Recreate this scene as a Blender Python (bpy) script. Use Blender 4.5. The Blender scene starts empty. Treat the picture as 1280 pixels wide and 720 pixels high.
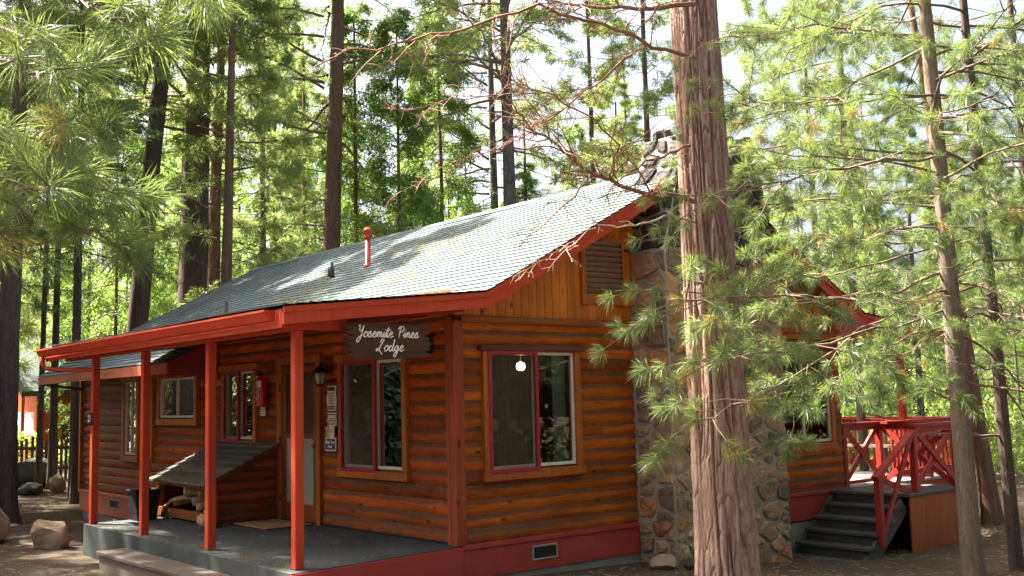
import bpy, math, random
import numpy as np
from mathutils import Vector, Matrix
R = math.radians
scene = bpy.context.scene
COL = scene.collection
# ------------------------------------------------------------------ camera, sky, sun, exposure
CAM = np.array([-6.772, -9.175, 1.522]); YAW, PITCH, ROLL, FPX = 0.87884, 0.10481, -0.02486, 1321.7
fw = np.array([math.cos(PITCH)*math.cos(YAW), math.cos(PITCH)*math.sin(YAW), math.sin(PITCH)])
r0 = np.array([math.sin(YAW), -math.cos(YAW), 0.0]); u0 = np.cross(r0, fw)
rt = math.cos(ROLL)*r0 + math.sin(ROLL)*u0; up = -math.sin(ROLL)*r0 + math.cos(ROLL)*u0
cd = bpy.data.cameras.new('camera'); cam = bpy.data.objects.new('camera', cd); COL.objects.link(cam)
cam.matrix_world = Matrix([[rt[i], up[i], -fw[i], CAM[i]] for i in range(3)] + [[0, 0, 0, 1]])
cd.sensor_width = 36.0; cd.lens = 36.0*FPX/1280; cd.clip_start = 0.05; cd.clip_end = 2000
scene.camera = cam
SUN_EL = R(53); SUN = np.array([-0.42, 0.907]); SUN /= np.linalg.norm(SUN)
W = bpy.data.worlds.new("World"); scene.world = W; W.use_nodes = True
wn = W.node_tree.nodes; bg = wn['Background']
sk = wn.new('ShaderNodeTexSky'); sk.sky_type = 'NISHITA'; sk.sun_disc = False
sk.sun_elevation = SUN_EL; sk.sun_rotation = math.atan2(SUN[0], SUN[1]); sk.dust_density = 9.0; sk.air_density = 1.0; sk.ozone_density = .6
W.node_tree.links.new(sk.outputs[0], bg.inputs[0]); bg.inputs[1].default_value = 0.09
sd = bpy.data.lights.new('sun', 'SUN'); sd.energy = 5.0; sd.angle = R(0.5); sd.color = (1.0, 0.93, 0.82)
so = bpy.data.objects.new('sun', sd); COL.objects.link(so)
sv = Vector((SUN[0]*math.cos(SUN_EL), SUN[1]*math.cos(SUN_EL), math.sin(SUN_EL)))
so.rotation_euler = sv.to_track_quat('Z', 'Y').to_euler(); so.location = (0, 0, 30)
scene.view_settings.view_transform = 'Standard'; scene.view_settings.look = 'None'
scene.view_settings.exposure = 2.6; scene.view_settings.gamma = 1.0
scene.render.engine = 'CYCLES'
scene.cycles.max_bounces = 7; scene.cycles.diffuse_bounces = 3; scene.cycles.glossy_bounces = 3
scene.cycles.transmission_bounces = 4; scene.cycles.transparent_max_bounces = 12
scene.cycles.use_denoising = True; scene.cycles.caustics_reflective = False; scene.cycles.caustics_refractive = False
scene.cycles.sample_clamp_indirect = 6.0

def PX(px, py, D):                       # where a measured image point lies at D metres of depth
    return CAM + D*(fw + (px-640)/FPX*rt - (py-360)/FPX*up)
rng = np.random.default_rng(7)
rnd = random.Random(5)
# ------------------------------------------------------------------ mesh helpers
class MB:
    def __init__(s): s.v = []; s.f = []; s.t = []; s.m = []; s.sm = []
    def add(s, vs, fs, tint=None, mi=0, smooth=False):
        o = len(s.v); s.v.extend([tuple(map(float, p)) for p in vs])
        t = rnd.random() if tint is None else tint
        s.t.extend([t]*len(vs))
        for f in fs: s.f.append(tuple(i+o for i in f)); s.m.append(mi); s.sm.append(smooth)
        return s
    def box(s, lo, hi, tint=None, mi=0, bev=0.0):
        x0, y0, z0 = lo; x1, y1, z1 = hi
        if bev > 0:
            vs = []; fs = []
            b = min(bev, .45*abs(x1-x0), .45*abs(y1-y0), .45*abs(z1-z0))
            idx = {}
            for ix, X in enumerate((x0, x1)):
                for iy, Y in enumerate((y0, y1)):
                    for iz, Z in enumerate((z0, z1)):
                        sx = b if ix == 0 else -b; sy = b if iy == 0 else -b; sz = b if iz == 0 else -b
                        for a, p in enumerate(((X, Y+sy, Z+sz), (X+sx, Y, Z+sz), (X+sx, Y+sy, Z))):
                            idx[(ix, iy, iz, a)] = len(vs); vs.append(p)
            g = lambda *k: idx[k]
            for q in (0, 1):
                fs.append((g(q,0,0,0), g(q,1,0,0), g(q,1,1,0), g(q,0,1,0)))
                fs.append((g(0,q,0,1), g(1,q,0,1), g(1,q,1,1), g(0,q,1,1)))
                fs.append((g(0,0,q,2), g(1,0,q,2), g(1,1,q,2), g(0,1,q,2)))
                for w in (0, 1):
                    fs.append((g(q,w,0,0), g(q,w,1,0), g(q,w,1,1), g(q,w,0,1)))
                    fs.append((g(q,0,w,0), g(q,1,w,0), g(q,1,w,2), g(q,0,w,2)))
                    fs.append((g(0,q,w,1), g(1,q,w,1), g(1,q,w,2), g(0,q,w,2)))
                    for e in (0, 1): fs.append((g(q,w,e,0), g(q,w,e,1), g(q,w,e,2)))
            return s.add(vs, fs, tint, mi)
        vs = [(x0,y0,z0),(x1,y0,z0),(x1,y1,z0),(x0,y1,z0),(x0,y0,z1),(x1,y0,z1),(x1,y1,z1),(x0,y1,z1)]
        return s.add(vs, [(0,3,2,1),(4,5,6,7),(0,1,5,4),(1,2,6,5),(2,3,7,6),(3,0,4,7)], tint, mi)
    def bar(s, a, b, w, h, upv=(0, 0, 1), tint=None, mi=0):      # rectangular bar from a to b
        a = Vector(a); b = Vector(b); d = (b-a).normalized(); u = Vector(upv)
        sd_ = d.cross(u); sd_ = sd_.normalized() if sd_.length > 1e-5 else Vector((1, 0, 0)); u = sd_.cross(d)
        vs = [p + sd_*x*w/2 + u*y*h/2 for p in (a, b) for x, y in ((-1,-1),(1,-1),(1,1),(-1,1))]
        return s.add(vs, [(3,2,1,0),(4,5,6,7),(0,1,5,4),(1,2,6,5),(2,3,7,6),(3,0,4,7)], tint, mi)
    def prism(s, pts, ax, lo, hi, tint=None, mi=0):              # polygon pts (2-D) swept along axis ax
        def P(p, t):
            q = list(p); q.insert(ax, t); return q
        n = len(pts); vs = [P(p, lo) for p in pts] + [P(p, hi) for p in pts]
        fs = [tuple(range(n))[::-1], tuple(range(n, 2*n))] + [(i, (i+1) % n, n+(i+1) % n, n+i) for i in range(n)]
        return s.add(vs, fs, tint, mi)
    def tube(s, pts, rad, n=8, tint=None, mi=0, cap=True):
        P = [Vector(p) for p in pts]; m = len(P)
        if not hasattr(rad, '__len__'): rad = [rad]*m
        vs = []; fs = []; prev = None
        for i, p in enumerate(P):
            d = (P[min(i+1, m-1)]-P[max(i-1, 0)]).normalized()
            if prev is None: a = d.orthogonal().normalized()
            else:
                a = prev - d*prev.dot(d); a = a.normalized() if a.length > 1e-6 else d.orthogonal().normalized()
            prev = a; b = d.cross(a)
            for k in range(n):
                t = 2*math.pi*k/n; vs.append(p + (a*math.cos(t)+b*math.sin(t))*rad[i])
        for i in range(m-1):
            for k in range(n): fs.append((i*n+k, i*n+(k+1) % n, (i+1)*n+(k+1) % n, (i+1)*n+k))
        if cap: fs.append(tuple(range(n))[::-1]); fs.append(tuple((m-1)*n+k for k in range(n)))
        return s.add(vs, fs, tint, mi, True)
    def lathe(s, prof, c, n=20, tint=None, mi=0):                # profile (r, z) about a vertical axis
        vs = []; fs = []
        for r_, z in prof:
            for k in range(n):
                t = 2*math.pi*k/n; vs.append((c[0]+r_*math.cos(t), c[1]+r_*math.sin(t), c[2]+z))
        for i in range(len(prof)-1):
            for k in range(n): fs.append((i*n+k, i*n+(k+1) % n, (i+1)*n+(k+1) % n, (i+1)*n+k))
        fs.append(tuple(range(n))[::-1]); fs.append(tuple((len(prof)-1)*n+k for k in range(n)))
        return s.add(vs, fs, tint, mi, True)
    def build(s, name, mats, parent=None):
        return mesh_obj(name, np.array(s.v), s.f, mats, parent, np.array(s.t), s.m, s.sm)
def mesh_obj(name, V, F, mats, parent=None, tint=None, mi=None, sm=None):
    me = bpy.data.meshes.new(name); V = np.asarray(V, dtype=np.float32)
    if isinstance(F, np.ndarray):
        k = F.shape[1]; loops = F.ravel().astype(np.int32); starts = np.arange(0, len(loops), k, dtype=np.int32); nf = len(F)
    else:
        loops = np.fromiter((i for f in F for i in f), dtype=np.int32); ln = np.array([len(f) for f in F], dtype=np.int32)
        starts = np.concatenate([[0], np.cumsum(ln)[:-1]]).astype(np.int32); nf = len(F)
    me.vertices.add(len(V)); me.vertices.foreach_set('co', V.ravel())
    me.loops.add(len(loops)); me.loops.foreach_set('vertex_index', loops)
    me.polygons.add(nf); me.polygons.foreach_set('loop_start', starts)
    if mi is not None: me.polygons.foreach_set('material_index', np.asarray(mi, dtype=np.int32))
    me.update(calc_edges=True)
    if sm is not None: me.polygons.foreach_set('use_smooth', np.broadcast_to(np.asarray(sm, dtype=bool), (nf,)).copy())
    if tint is not None:
        at = me.attributes.new('tint', 'FLOAT', 'POINT'); at.data.foreach_set('value', np.asarray(tint, dtype=np.float32))
    for m in (mats if isinstance(mats, (list, tuple)) else [mats]): me.materials.append(m)
    me.validate()
    o = bpy.data.objects.new(name, me); COL.objects.link(o)
    if parent is not None: o.parent = parent
    return o
def thing(name, label, cat, group=None, loc=(0, 0, 0)):
    o = bpy.data.objects.new(name, None); COL.objects.link(o); o.location = loc; o.empty_display_size = .2
    return tag(o, label, cat, group)
def tag(o, label, cat, group=None):
    o['label'] = label; o['category'] = cat
    if group: o['group'] = group
    return o
def structure(o): o['kind'] = 'structure'; return o
# ------------------------------------------------------------------ materials
def newmat(name):
    m = bpy.data.materials.new(name); m.use_nodes = True; nt = m.node_tree
    return m, nt, nt.nodes['Principled BSDF']
def ramp(nt, fac, stops):
    n = nt.nodes.new('ShaderNodeValToRGB'); cr = n.color_ramp
    while len(cr.elements) < len(stops): cr.elements.new(.5)
    for e, (p, c) in zip(cr.elements, stops): e.position = p; e.color = (*c, 1) if len(c) == 3 else c
    if fac is not None: nt.links.new(fac, n.inputs[0])
    return n.outputs[0]
def coords(nt, scale=(1, 1, 1), kind='Object'):
    tc = nt.nodes.new('ShaderNodeTexCoord'); mp = nt.nodes.new('ShaderNodeMapping'); mp.inputs['Scale'].default_value = scale
    nt.links.new(tc.outputs[kind], mp.inputs[0]); return mp.outputs[0]
def noise(nt, vec, scale, detail=4, rough=.6, dist=0.0):
    n = nt.nodes.new('ShaderNodeTexNoise'); n.inputs['Scale'].default_value = scale; n.inputs['Detail'].default_value = detail
    n.inputs['Roughness'].default_value = rough; n.inputs['Distortion'].default_value = dist
    if vec is not None: nt.links.new(vec, n.inputs['Vector'])
    return n.outputs['Fac']
def mix(nt, fac, a, b, mode='MIX'):
    n = nt.nodes.new('ShaderNodeMix'); n.data_type = 'RGBA'; n.blend_type = mode
    for sock, v in ((n.inputs[0], fac), (n.inputs[6], a), (n.inputs[7], b)):
        if isinstance(v, bpy.types.NodeSocket): nt.links.new(v, sock)
        elif isinstance(v, (int, float)): sock.default_value = v
        else: sock.default_value = (*v, 1)
    return n.outputs[2]
def mth(nt, op, a, b=None):
    n = nt.nodes.new('ShaderNodeMath'); n.operation = op
    for i, v in enumerate((a, b)):
        if v is None: continue
        if isinstance(v, bpy.types.NodeSocket): nt.links.new(v, n.inputs[i])
        else: n.inputs[i].default_value = v
    return n.outputs[0]
def attr(nt, name='tint'):
    n = nt.nodes.new('ShaderNodeAttribute'); n.attribute_name = name; return n.outputs['Fac']
def bump(nt, bs, h, strength=.3, dist=.01):
    b = nt.nodes.new('ShaderNodeBump'); b.inputs['Strength'].default_value = strength; b.inputs['Distance'].default_value = dist
    nt.links.new(h, b.inputs['Height']); nt.links.new(b.outputs[0], bs.inputs['Normal'])
def simple(name, c1, c2=None, scale=6, rough=.6, stretch=(1, 1, 1), bmp=.2, bdist=.004, metal=0.0, spec=.4, tintamt=.0, detail=5):
    m, nt, bs = newmat(name); c2 = c2 or c1
    v = coords(nt, stretch); nz = noise(nt, v, scale, detail)
    col = ramp(nt, nz, [(.3, c1), (.7, c2)])
    if tintamt:
        t = attr(nt); g = ramp(nt, t, [(0, (1-tintamt,)*3), (1, (1+tintamt,)*3)])
        col = mix(nt, 1.0, col, g, 'MULTIPLY')
    nt.links.new(col, bs.inputs['Base Color']); bs.inputs['Roughness'].default_value = rough
    bs.inputs['Metallic'].default_value = metal; bs.inputs['Specular IOR Level'].default_value = spec
    if bmp: bump(nt, bs, nz, bmp, bdist)
    return m
def woodmat(name, light, dark, axis, rough=.5, knots=True, tintamt=.25, grain=1.0, gloss=.4):
    """stained timber: grain along an axis (0,1,2), knots, per-board tint"""
    m, nt, bs = newmat(name)
    st = [9.0*grain]*3; st[axis] = .9*grain
    v = coords(nt, st); n1 = noise(nt, v, 2.2, 6, .65, .6)
    col = ramp(nt, n1, [(.28, dark), (.5, tuple(.5*(a+b) for a, b in zip(light, dark))), (.72, light)])
    n2 = noise(nt, coords(nt, (1, 1, 1)), 1.1, 3)
    col = mix(nt, ramp(nt, n2, [(.35, (0,)*3), (.75, (.55,)*3)]), col, tuple(.55*c for c in dark))
    if knots:
        ks = [7.0]*3; ks[axis] = 3.4
        vo = nt.nodes.new('ShaderNodeTexVoronoi'); nt.links.new(coords(nt, ks), vo.inputs['Vector']); vo.inputs['Scale'].default_value = 1.0
        k = ramp(nt, vo.outputs['Distance'], [(.10, (1,)*3), (.2, (0,)*3)])
        wn_ = nt.nodes.new('ShaderNodeTexWhiteNoise'); nt.links.new(vo.outputs['Position'], wn_.inputs[0])
        k = mth(nt, 'MULTIPLY', k, mth(nt, 'GREATER_THAN', wn_.outputs['Value'], .5))
        col = mix(nt, mth(nt, 'MULTIPLY', k, .85), col, tuple(.12*c for c in light))
    if knots:
        cs = [16.0]*3; cs[axis] = .8; nck = noise(nt, coords(nt, cs), 1.7, 3, .5, .3)
        ck = ramp(nt, nck, [(.485, (0,)*3), (.5, (.7,)*3), (.515, (0,)*3)])
        col = mix(nt, mth(nt, 'MULTIPLY', ck, ramp(nt, n2, [(.45, (0,)*3), (.6, (1,)*3)])), col, tuple(.1*c for c in light))
    t = attr(nt); g = ramp(nt, t, [(0, (1-tintamt, 1-tintamt*1.1, 1-tintamt*1.2)), (1, (1+tintamt,)*3)])
    col = mix(nt, 1.0, col, g, 'MULTIPLY')
    bs.inputs['Roughness'].default_value = rough; bs.inputs['Specular IOR Level'].default_value = gloss
    bump(nt, bs, n1, .4, .006)
    nt.links.new(col, bs.inputs['Base Color'])
    m['col'] = 1
    return m, nt, bs, col
def logmat(name, light, dark, axis, z0=0.0, pitch=.1525):
    m, nt, bs, col = woodmat(name, light, dark, axis, .6, True, .42, 1.3, .2)
    sx = nt.nodes.new('ShaderNodeSeparateXYZ'); nt.links.new(coords(nt), sx.inputs[0])
    fr = mth(nt, 'FRACT', mth(nt, 'DIVIDE', mth(nt, 'SUBTRACT', sx.outputs[2], z0), pitch))
    st = [1.5]*3; st[axis] = .5
    wob = mth(nt, 'MULTIPLY', mth(nt, 'SUBTRACT', noise(nt, coords(nt, st), 3.5, 7, .7), .5), .75)
    e = mth(nt, 'ADD', fr, wob)
    k = ramp(nt, e, [(.58, (0,)*3), (.74, (.8,)*3)])         # weathered grey upper shoulder of every log
    nz2 = noise(nt, coords(nt, [q*3 for q in st]), 6, 6, .7)
    col = mix(nt, k, col, ramp(nt, nz2, [(.3, (.05, .026, .013)), (.7, (.15, .075, .036))]))
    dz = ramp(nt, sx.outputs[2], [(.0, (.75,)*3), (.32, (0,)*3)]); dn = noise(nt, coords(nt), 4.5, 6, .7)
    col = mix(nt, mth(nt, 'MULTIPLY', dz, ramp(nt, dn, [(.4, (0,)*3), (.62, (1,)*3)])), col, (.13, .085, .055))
    nt.links.new(col, bs.inputs['Base Color'])
    return m
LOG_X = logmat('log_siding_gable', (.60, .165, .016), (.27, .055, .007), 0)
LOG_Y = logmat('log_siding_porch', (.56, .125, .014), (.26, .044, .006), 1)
BOARD = woodmat('gable_boards', (.86, .29, .02), (.56, .14, .009), 2, .42, True, .22, .9)[0]
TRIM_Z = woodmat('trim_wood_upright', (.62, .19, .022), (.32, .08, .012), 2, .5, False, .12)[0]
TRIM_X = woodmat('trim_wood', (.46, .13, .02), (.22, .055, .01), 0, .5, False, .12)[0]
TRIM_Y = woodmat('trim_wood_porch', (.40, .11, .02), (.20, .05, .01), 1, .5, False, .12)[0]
DARKTRIM = woodmat('dark_lintel', (.20, .06, .03), (.10, .03, .015), 0, .6, False, .1)[0]
PANEL_IN = woodmat('interior_panelling', (.42, .17, .05), (.2, .07, .02), 2, .6, True, .2)[0]
def painted(name, c1, c2, worn, rough, axis_scale=(14, 14, 1.2)):
    m, nt, bs = newmat(name); n1 = noise(nt, coords(nt, axis_scale), 2.0, 7, .7); n2 = noise(nt, coords(nt), 3.0, 8, .72); n3 = noise(nt, coords(nt), .9, 3)
    c = ramp(nt, n3, [(.3, c1), (.7, c2)]); c = mix(nt, 1.0, c, ramp(nt, n1, [(.3, (.82,)*3), (.6, (1.05,)*3)]), 'MULTIPLY')
    c = mix(nt, ramp(nt, n2, [(.64, (0,)*3), (.72, (.55,)*3)]), c, worn)
    nt.links.new(c, bs.inputs['Base Color']); nt.links.new(ramp(nt, n2, [(.3, (rough-.08,)*3), (.7, (rough+.15,)*3)]), bs.inputs['Roughness']); bs.inputs['Specular IOR Level'].default_value = .35
    bump(nt, bs, n1, .35, .003); return m
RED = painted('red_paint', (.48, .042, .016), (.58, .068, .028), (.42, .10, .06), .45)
REDDECK = simple('deck_red_paint', (.36, .026, .018), (.45, .042, .026), 5, .5, tintamt=.12)
SKIRT = simple('skirt_red_paint', (.36, .04, .03), (.45, .062, .042), 3, .5, tintamt=.05)
SKIRT2 = simple('faded_skirt_paint', (.50, .13, .065), (.58, .17, .09), 3, .6, tintamt=.05)
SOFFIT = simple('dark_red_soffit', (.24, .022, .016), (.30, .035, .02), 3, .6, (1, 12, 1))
SCREENRED = simple('screen_frame_paint', (.33, .018, .035), (.38, .025, .045), 5, .4)
VINYL = simple('window_vinyl', (.66, .62, .50), (.74, .70, .6), 4, .4)
BLACK = simple('black_metal', (.012, .012, .013), (.02, .02, .02), 9, .38)
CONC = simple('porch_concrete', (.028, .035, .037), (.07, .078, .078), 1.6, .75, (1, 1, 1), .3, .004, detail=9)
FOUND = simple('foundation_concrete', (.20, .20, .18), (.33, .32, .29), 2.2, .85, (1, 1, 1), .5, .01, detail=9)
GREYWOOD = woodmat('weathered_grey_boards', (.17, .16, .12), (.075, .07, .05), 1, .8, False, .22)[0]
STAIRW = woodmat('grey_stair_boards', (.16, .15, .135), (.07, .066, .06), 1, .75, False, .2)[0]
STEPW = woodmat('porch_step_board', (.17, .135, .105), (.095, .075, .058), 1, .8, False, .15)[0]
PLY = woodmat('orange_plywood', (.50, .12, .025), (.38, .08, .018), 2, .55, False, .06)[0]
SIGNW = woodmat('sign_board_wood', (.105, .044, .02), (.034, .015, .008), 0, .7, False, .1)[0]
WHITE = simple('white_lettering', (.88, .86, .80), (.9, .88, .84), 8, .5)
PAPER = simple('notice_paper', (.72, .63, .50), (.78, .70, .57), 14, .7, tintamt=.05)
INK = simple('notice_ink', (.06, .055, .055), None, 9, .7, bmp=0)
BLUE = simple('plaque_blue', (.02, .07, .15), (.025, .085, .18), 9, .5)
CREAM = simple('plaque_cream', (.75, .66, .42), (.8, .72, .5), 9, .5)
EXTRED = simple('extinguisher_red', (.45, .008, .012), (.5, .012, .016), 3, .25, spec=.6, bmp=0)
YELLOW = simple('yellow_tag', (.75, .6, .03), None, 9, .5)
GREENGL = simple('green_glass', (.10, .24, .14), (.16, .32, .2), 20, .2)
BRASS = simple('brass', (.6, .42, .15), None, 9, .35, metal=.8)
MAT = simple('coir_mat', (.26, .13, .05), (.36, .2, .08), 40, .95, bmp=.8, bdist=.01)
BIN = simple('bin_plastic', (.008, .008, .009), (.014, .014, .014), 6, .5)
FIREW = simple('split_firewood', (.34, .21, .11), (.5, .34, .2), 8, .8, tintamt=.35)
GALV = simple('dark_flue_metal', (.05, .05, .055), (.1, .1, .1), 9, .5, metal=.5)
CURTAIN = simple('plaid_curtain', (.45, .55, .5), (.2, .3, .28), 30, .9)
VENT = simple('vent_slats', (.26, .15, .11), (.36, .22, .16), 6, .6)
def shingles():
    m, nt, bs = newmat('roof_shingles')
    uv = nt.nodes.new('ShaderNodeUVMap'); uv.uv_map = 'UVMap'
    br = nt.nodes.new('ShaderNodeTexBrick'); nt.links.new(uv.outputs[0], br.inputs['Vector'])
    br.inputs['Scale'].default_value = 1.0; br.inputs['Brick Width'].default_value = .31; br.inputs['Row Height'].default_value = .135
    br.inputs['Mortar Size'].default_value = .005; br.inputs['Mortar Smooth'].default_value = .1; br.inputs['Bias'].default_value = 0.0
    br.inputs['Color1'].default_value = (.095, .145, .155, 1); br.inputs['Color2'].default_value = (.165, .215, .22, 1)
    br.inputs['Mortar'].default_value = (.085, .118, .125, 1)
    n2 = noise(nt, coords(nt), 60, 3); n3 = noise(nt, coords(nt), .7, 4)
    c = mix(nt, .3, br.outputs[0], ramp(nt, n2, [(.3, (.05, .07, .075)), (.7, (.28, .31, .3))]))
    c = mix(nt, ramp(nt, n3, [(.45, (0,)*3), (.8, (.5,)*3)]), c, (.16, .15, .12))
    n4 = noise(nt, coords(nt, (1, 1, 1)), 3.5, 6, .7); c = mix(nt, 1.0, c, ramp(nt, n4, [(.3, (.72,)*3), (.7, (1.2,)*3)]), 'MULTIPLY')
    nt.links.new(c, bs.inputs['Base Color']); bs.inputs['Roughness'].default_value = .9; bs.inputs['Specular IOR Level'].default_value = .2
    bump(nt, bs, n2, .4, .004); return m
SHINGLE = shingles()
def stonemat():
    m, nt, bs = newmat('field_stone'); t = attr(nt)
    base = ramp(nt, t, [(0, (.09, .09, .088)), (.10, (.18, .135, .09)), (.32, (.36, .25, .14)), (.48, (.21, .155, .105)), (.62, (.44, .31, .17)), (.78, (.25, .17, .105)), (.9, (.42, .18, .06)), (1, (.46, .36, .23))])
    n1 = noise(nt, coords(nt), 7, 8, .7, .5); n2 = noise(nt, coords(nt, (1, 1, 2.2)), 2.5, 6, .65)
    c = mix(nt, 1.0, base, ramp(nt, n1, [(.25, (.6,)*3), (.5, (1.2, 1.18, 1.12)), (.75, (1.9, 1.82, 1.65))]), 'MULTIPLY')
    c = mix(nt, ramp(nt, n2, [(.52, (0,)*3), (.7, (.6,)*3)]), c, (.05, .042, .033))
    nt.links.new(c, bs.inputs['Base Color'])
    nt.links.new(ramp(nt, n2, [(.45, (.75,)*3), (.7, (.25,)*3)]), bs.inputs['Roughness']); bs.inputs['Specular IOR Level'].default_value = .5
    bump(nt, bs, n1, .7, .02); return m
STONE = stonemat()
SHADED_STONE = simple('shaded_stone', (.022, .021, .021), (.075, .065, .055), 4, .85, bmp=.7, bdist=.02, tintamt=.4, detail=8)  # stone colour darkened to paint in the shade on the chimney top
MORTAR = simple('mortar', (.33, .30, .235), (.46, .42, .34), 5, .9, bmp=.6, bdist=.01, detail=8)
ROCK = simple('boulder_granite', (.26, .18, .11), (.42, .31, .2), 3, .9, bmp=.8, bdist=.03, detail=10)
MOSSROCK = simple('mossy_boulder', (.04, .045, .034), (.12, .12, .10), 3, .9, bmp=.8, bdist=.03, detail=10)
def glass(name, refl=1.0, tint=(.75, .78, .76)):
    m, nt, bs = newmat(name); nt.nodes.remove(bs); out = nt.nodes['Material Output']
    tr = nt.nodes.new('ShaderNodeBsdfTransparent'); tr.inputs[0].default_value = (*tint, 1)
    gl = nt.nodes.new('ShaderNodeBsdfGlossy'); gl.inputs['Roughness'].default_value = .004
    fr = nt.nodes.new('ShaderNodeFresnel'); fr.inputs[0].default_value = 1.6
    mx = nt.nodes.new('ShaderNodeMixShader'); nt.links.new(mth(nt, 'MULTIPLY', fr.outputs[0], refl), mx.inputs[0])
    nt.links.new(tr.outputs[0], mx.inputs[1]); nt.links.new(gl.outputs[0], mx.inputs[2]); nt.links.new(mx.outputs[0], out.inputs[0]); return m
GLASS = glass('window_glass', 1.25); LAMPGLASS = glass('lantern_glass', .8, (.8, .78, .6))
def screen(name, c, op):
    m, nt, bs = newmat(name); out = nt.nodes['Material Output']
    bs.inputs['Base Color'].default_value = (*c, 1); bs.inputs['Roughness'].default_value = .7
    tr = nt.nodes.new('ShaderNodeBsdfTransparent'); mx = nt.nodes.new('ShaderNodeMixShader'); mx.inputs[0].default_value = op
    nt.links.new(tr.outputs[0], mx.inputs[1]); nt.links.new(bs.outputs[0], mx.inputs[2]); nt.links.new(mx.outputs[0], out.inputs[0]); return m
SCREEN = screen('insect_screen', (.10, .075, .048), .42); PETSCREEN = screen('pet_guard_mesh', (.36, .35, .30), .85)
def glow(name, c, s):
    m, nt, bs = newmat(name); bs.inputs['Base Color'].default_value = (*c, 1)
    bs.inputs['Emission Color'].default_value = (*c, 1); bs.inputs['Emission Strength'].default_value = s; return m
LAMPON = glow('lit_lamp_shade', (1, .72, .32), 8.0)
def barkmat(name, c1, c2, c3, sc=1.0, bs_=.6):
    m, nt, bs = newmat(name)
    v = coords(nt, (9*sc, 9*sc, 1.3*sc)); n1 = noise(nt, v, 1.5, 8, .68, .8); n2 = noise(nt, coords(nt), 1.4, 4)
    n3 = noise(nt, coords(nt, (14*sc, 14*sc, 5*sc)), 3, 5)
    c = ramp(nt, n1, [(.3, c1), (.5, c2), (.7, c3)])
    c = mix(nt, ramp(nt, n2, [(.4, (0,)*3), (.75, (.6,)*3)]), c, c2)
    c = mix(nt, .35, c, ramp(nt, n3, [(.3, c1), (.7, c3)]))
    nt.links.new(c, bs.inputs['Base Color']); bs.inputs['Roughness'].default_value = .92; bs.inputs['Specular IOR Level'].default_value = .15
    bump(nt, bs, mth(nt, 'ADD', n1, mth(nt, 'MULTIPLY', n3, .4)), bs_, .03); return m
def fissure_bark():
    m, nt, bs = newmat('fissured_red_bark'); t = attr(nt)
    n1 = noise(nt, coords(nt, (30, 30, 3)), 1.5, 7, .7, .5); n2 = noise(nt, coords(nt, (6, 6, 1)), 1.2, 4); n3 = noise(nt, coords(nt, (60, 60, 22)), 2, 4)
    c = ramp(nt, t, [(.0, (.06, .018, .012)), (.28, (.21, .08, .052)), (.6, (.34, .19, .14)), (1, (.46, .325, .255))])
    c = mix(nt, 1.0, c, ramp(nt, n1, [(.28, (.55,)*3), (.5, (1,)*3), (.75, (1.35,)*3)]), 'MULTIPLY')
    c = mix(nt, ramp(nt, n2, [(.42, (0,)*3), (.7, (.65,)*3)]), c, (.27, .19, .155))
    n5 = noise(nt, coords(nt, (26, 26, 9)), 1.6, 6, .7)
    c = mix(nt, 1.0, c, ramp(nt, n5, [(.32, (.5, .45, .42)), (.5, (1,)*3), (.72, (1.25,)*3)]), 'MULTIPLY')
    c = mix(nt, .25, c, ramp(nt, n3, [(.3, (.10, .065, .05)), (.7, (.4, .3, .25))]))
    nt.links.new(c, bs.inputs['Base Color']); bs.inputs['Roughness'].default_value = .9; bs.inputs['Specular IOR Level'].default_value = .2
    bump(nt, bs, mth(nt, 'ADD', n1, mth(nt, 'MULTIPLY', n3, .5)), .6, .012); return m
BARK_MAIN = fissure_bark()
BARK_GREY = barkmat('grey_bark', (.035, .033, .035), (.10, .09, .085), (.20, .175, .155))
BARK_DARK = barkmat('dark_bark', (.035, .027, .023), (.10, .076, .062), (.19, .145, .115))
BARK_BROWN = barkmat('brown_bark', (.06, .035, .022), (.17, .105, .07), (.30, .20, .135))
BARK_YOUNG = barkmat('young_pine_bark', (.09, .065, .05), (.21, .16, .12), (.36, .30, .24), 2.2, .4)
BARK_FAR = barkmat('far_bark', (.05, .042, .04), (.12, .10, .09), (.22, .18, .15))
TWIG = simple('red_brown_twigs', (.19, .095, .055), (.33, .185, .11), 7, .8, bmp=.5, bdist=.01)
GREYTWIG = simple('grey_brown_twigs', (.13, .09, .06), (.26, .19, .13), 5, .8)
PALETWIG = simple('pale_dead_twigs', (.45, .33, .21), (.62, .5, .36), 5, .8)
def leafmat(name, stops, trans=.4, tcol=(.30, .42, .05), rough=.45, gloss=.35):
    m, nt, bs = newmat(name); out = nt.nodes['Material Output']; t = attr(nt)
    c = ramp(nt, t, stops); nt.links.new(c, bs.inputs['Base Color']); bs.inputs['Roughness'].default_value = rough; bs.inputs['Specular IOR Level'].default_value = gloss
    tl = nt.nodes.new('ShaderNodeBsdfTranslucent'); nt.links.new(mix(nt, .5, c, tcol), tl.inputs[0])
    mx = nt.nodes.new('ShaderNodeMixShader'); mx.inputs[0].default_value = trans
    nt.links.new(bs.outputs[0], mx.inputs[1]); nt.links.new(tl.outputs[0], mx.inputs[2]); nt.links.new(mx.outputs[0], out.inputs[0]); return m
PINE = leafmat('pine_needles', [(0, (.035, .085, .038)), (.45, (.062, .125, .048)), (.8, (.105, .165, .06)), (.93, (.19, .18, .055)), (1, (.36, .17, .05))], .46, (.47, .57, .12), .36, .5)
PINE_FAR = leafmat('far_pine_needles', [(0, (.06, .115, .05)), (.5, (.10, .16, .07)), (.9, (.17, .21, .09)), (1, (.34, .2, .08))], .55, (.60, .72, .16), .36, .5)
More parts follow.
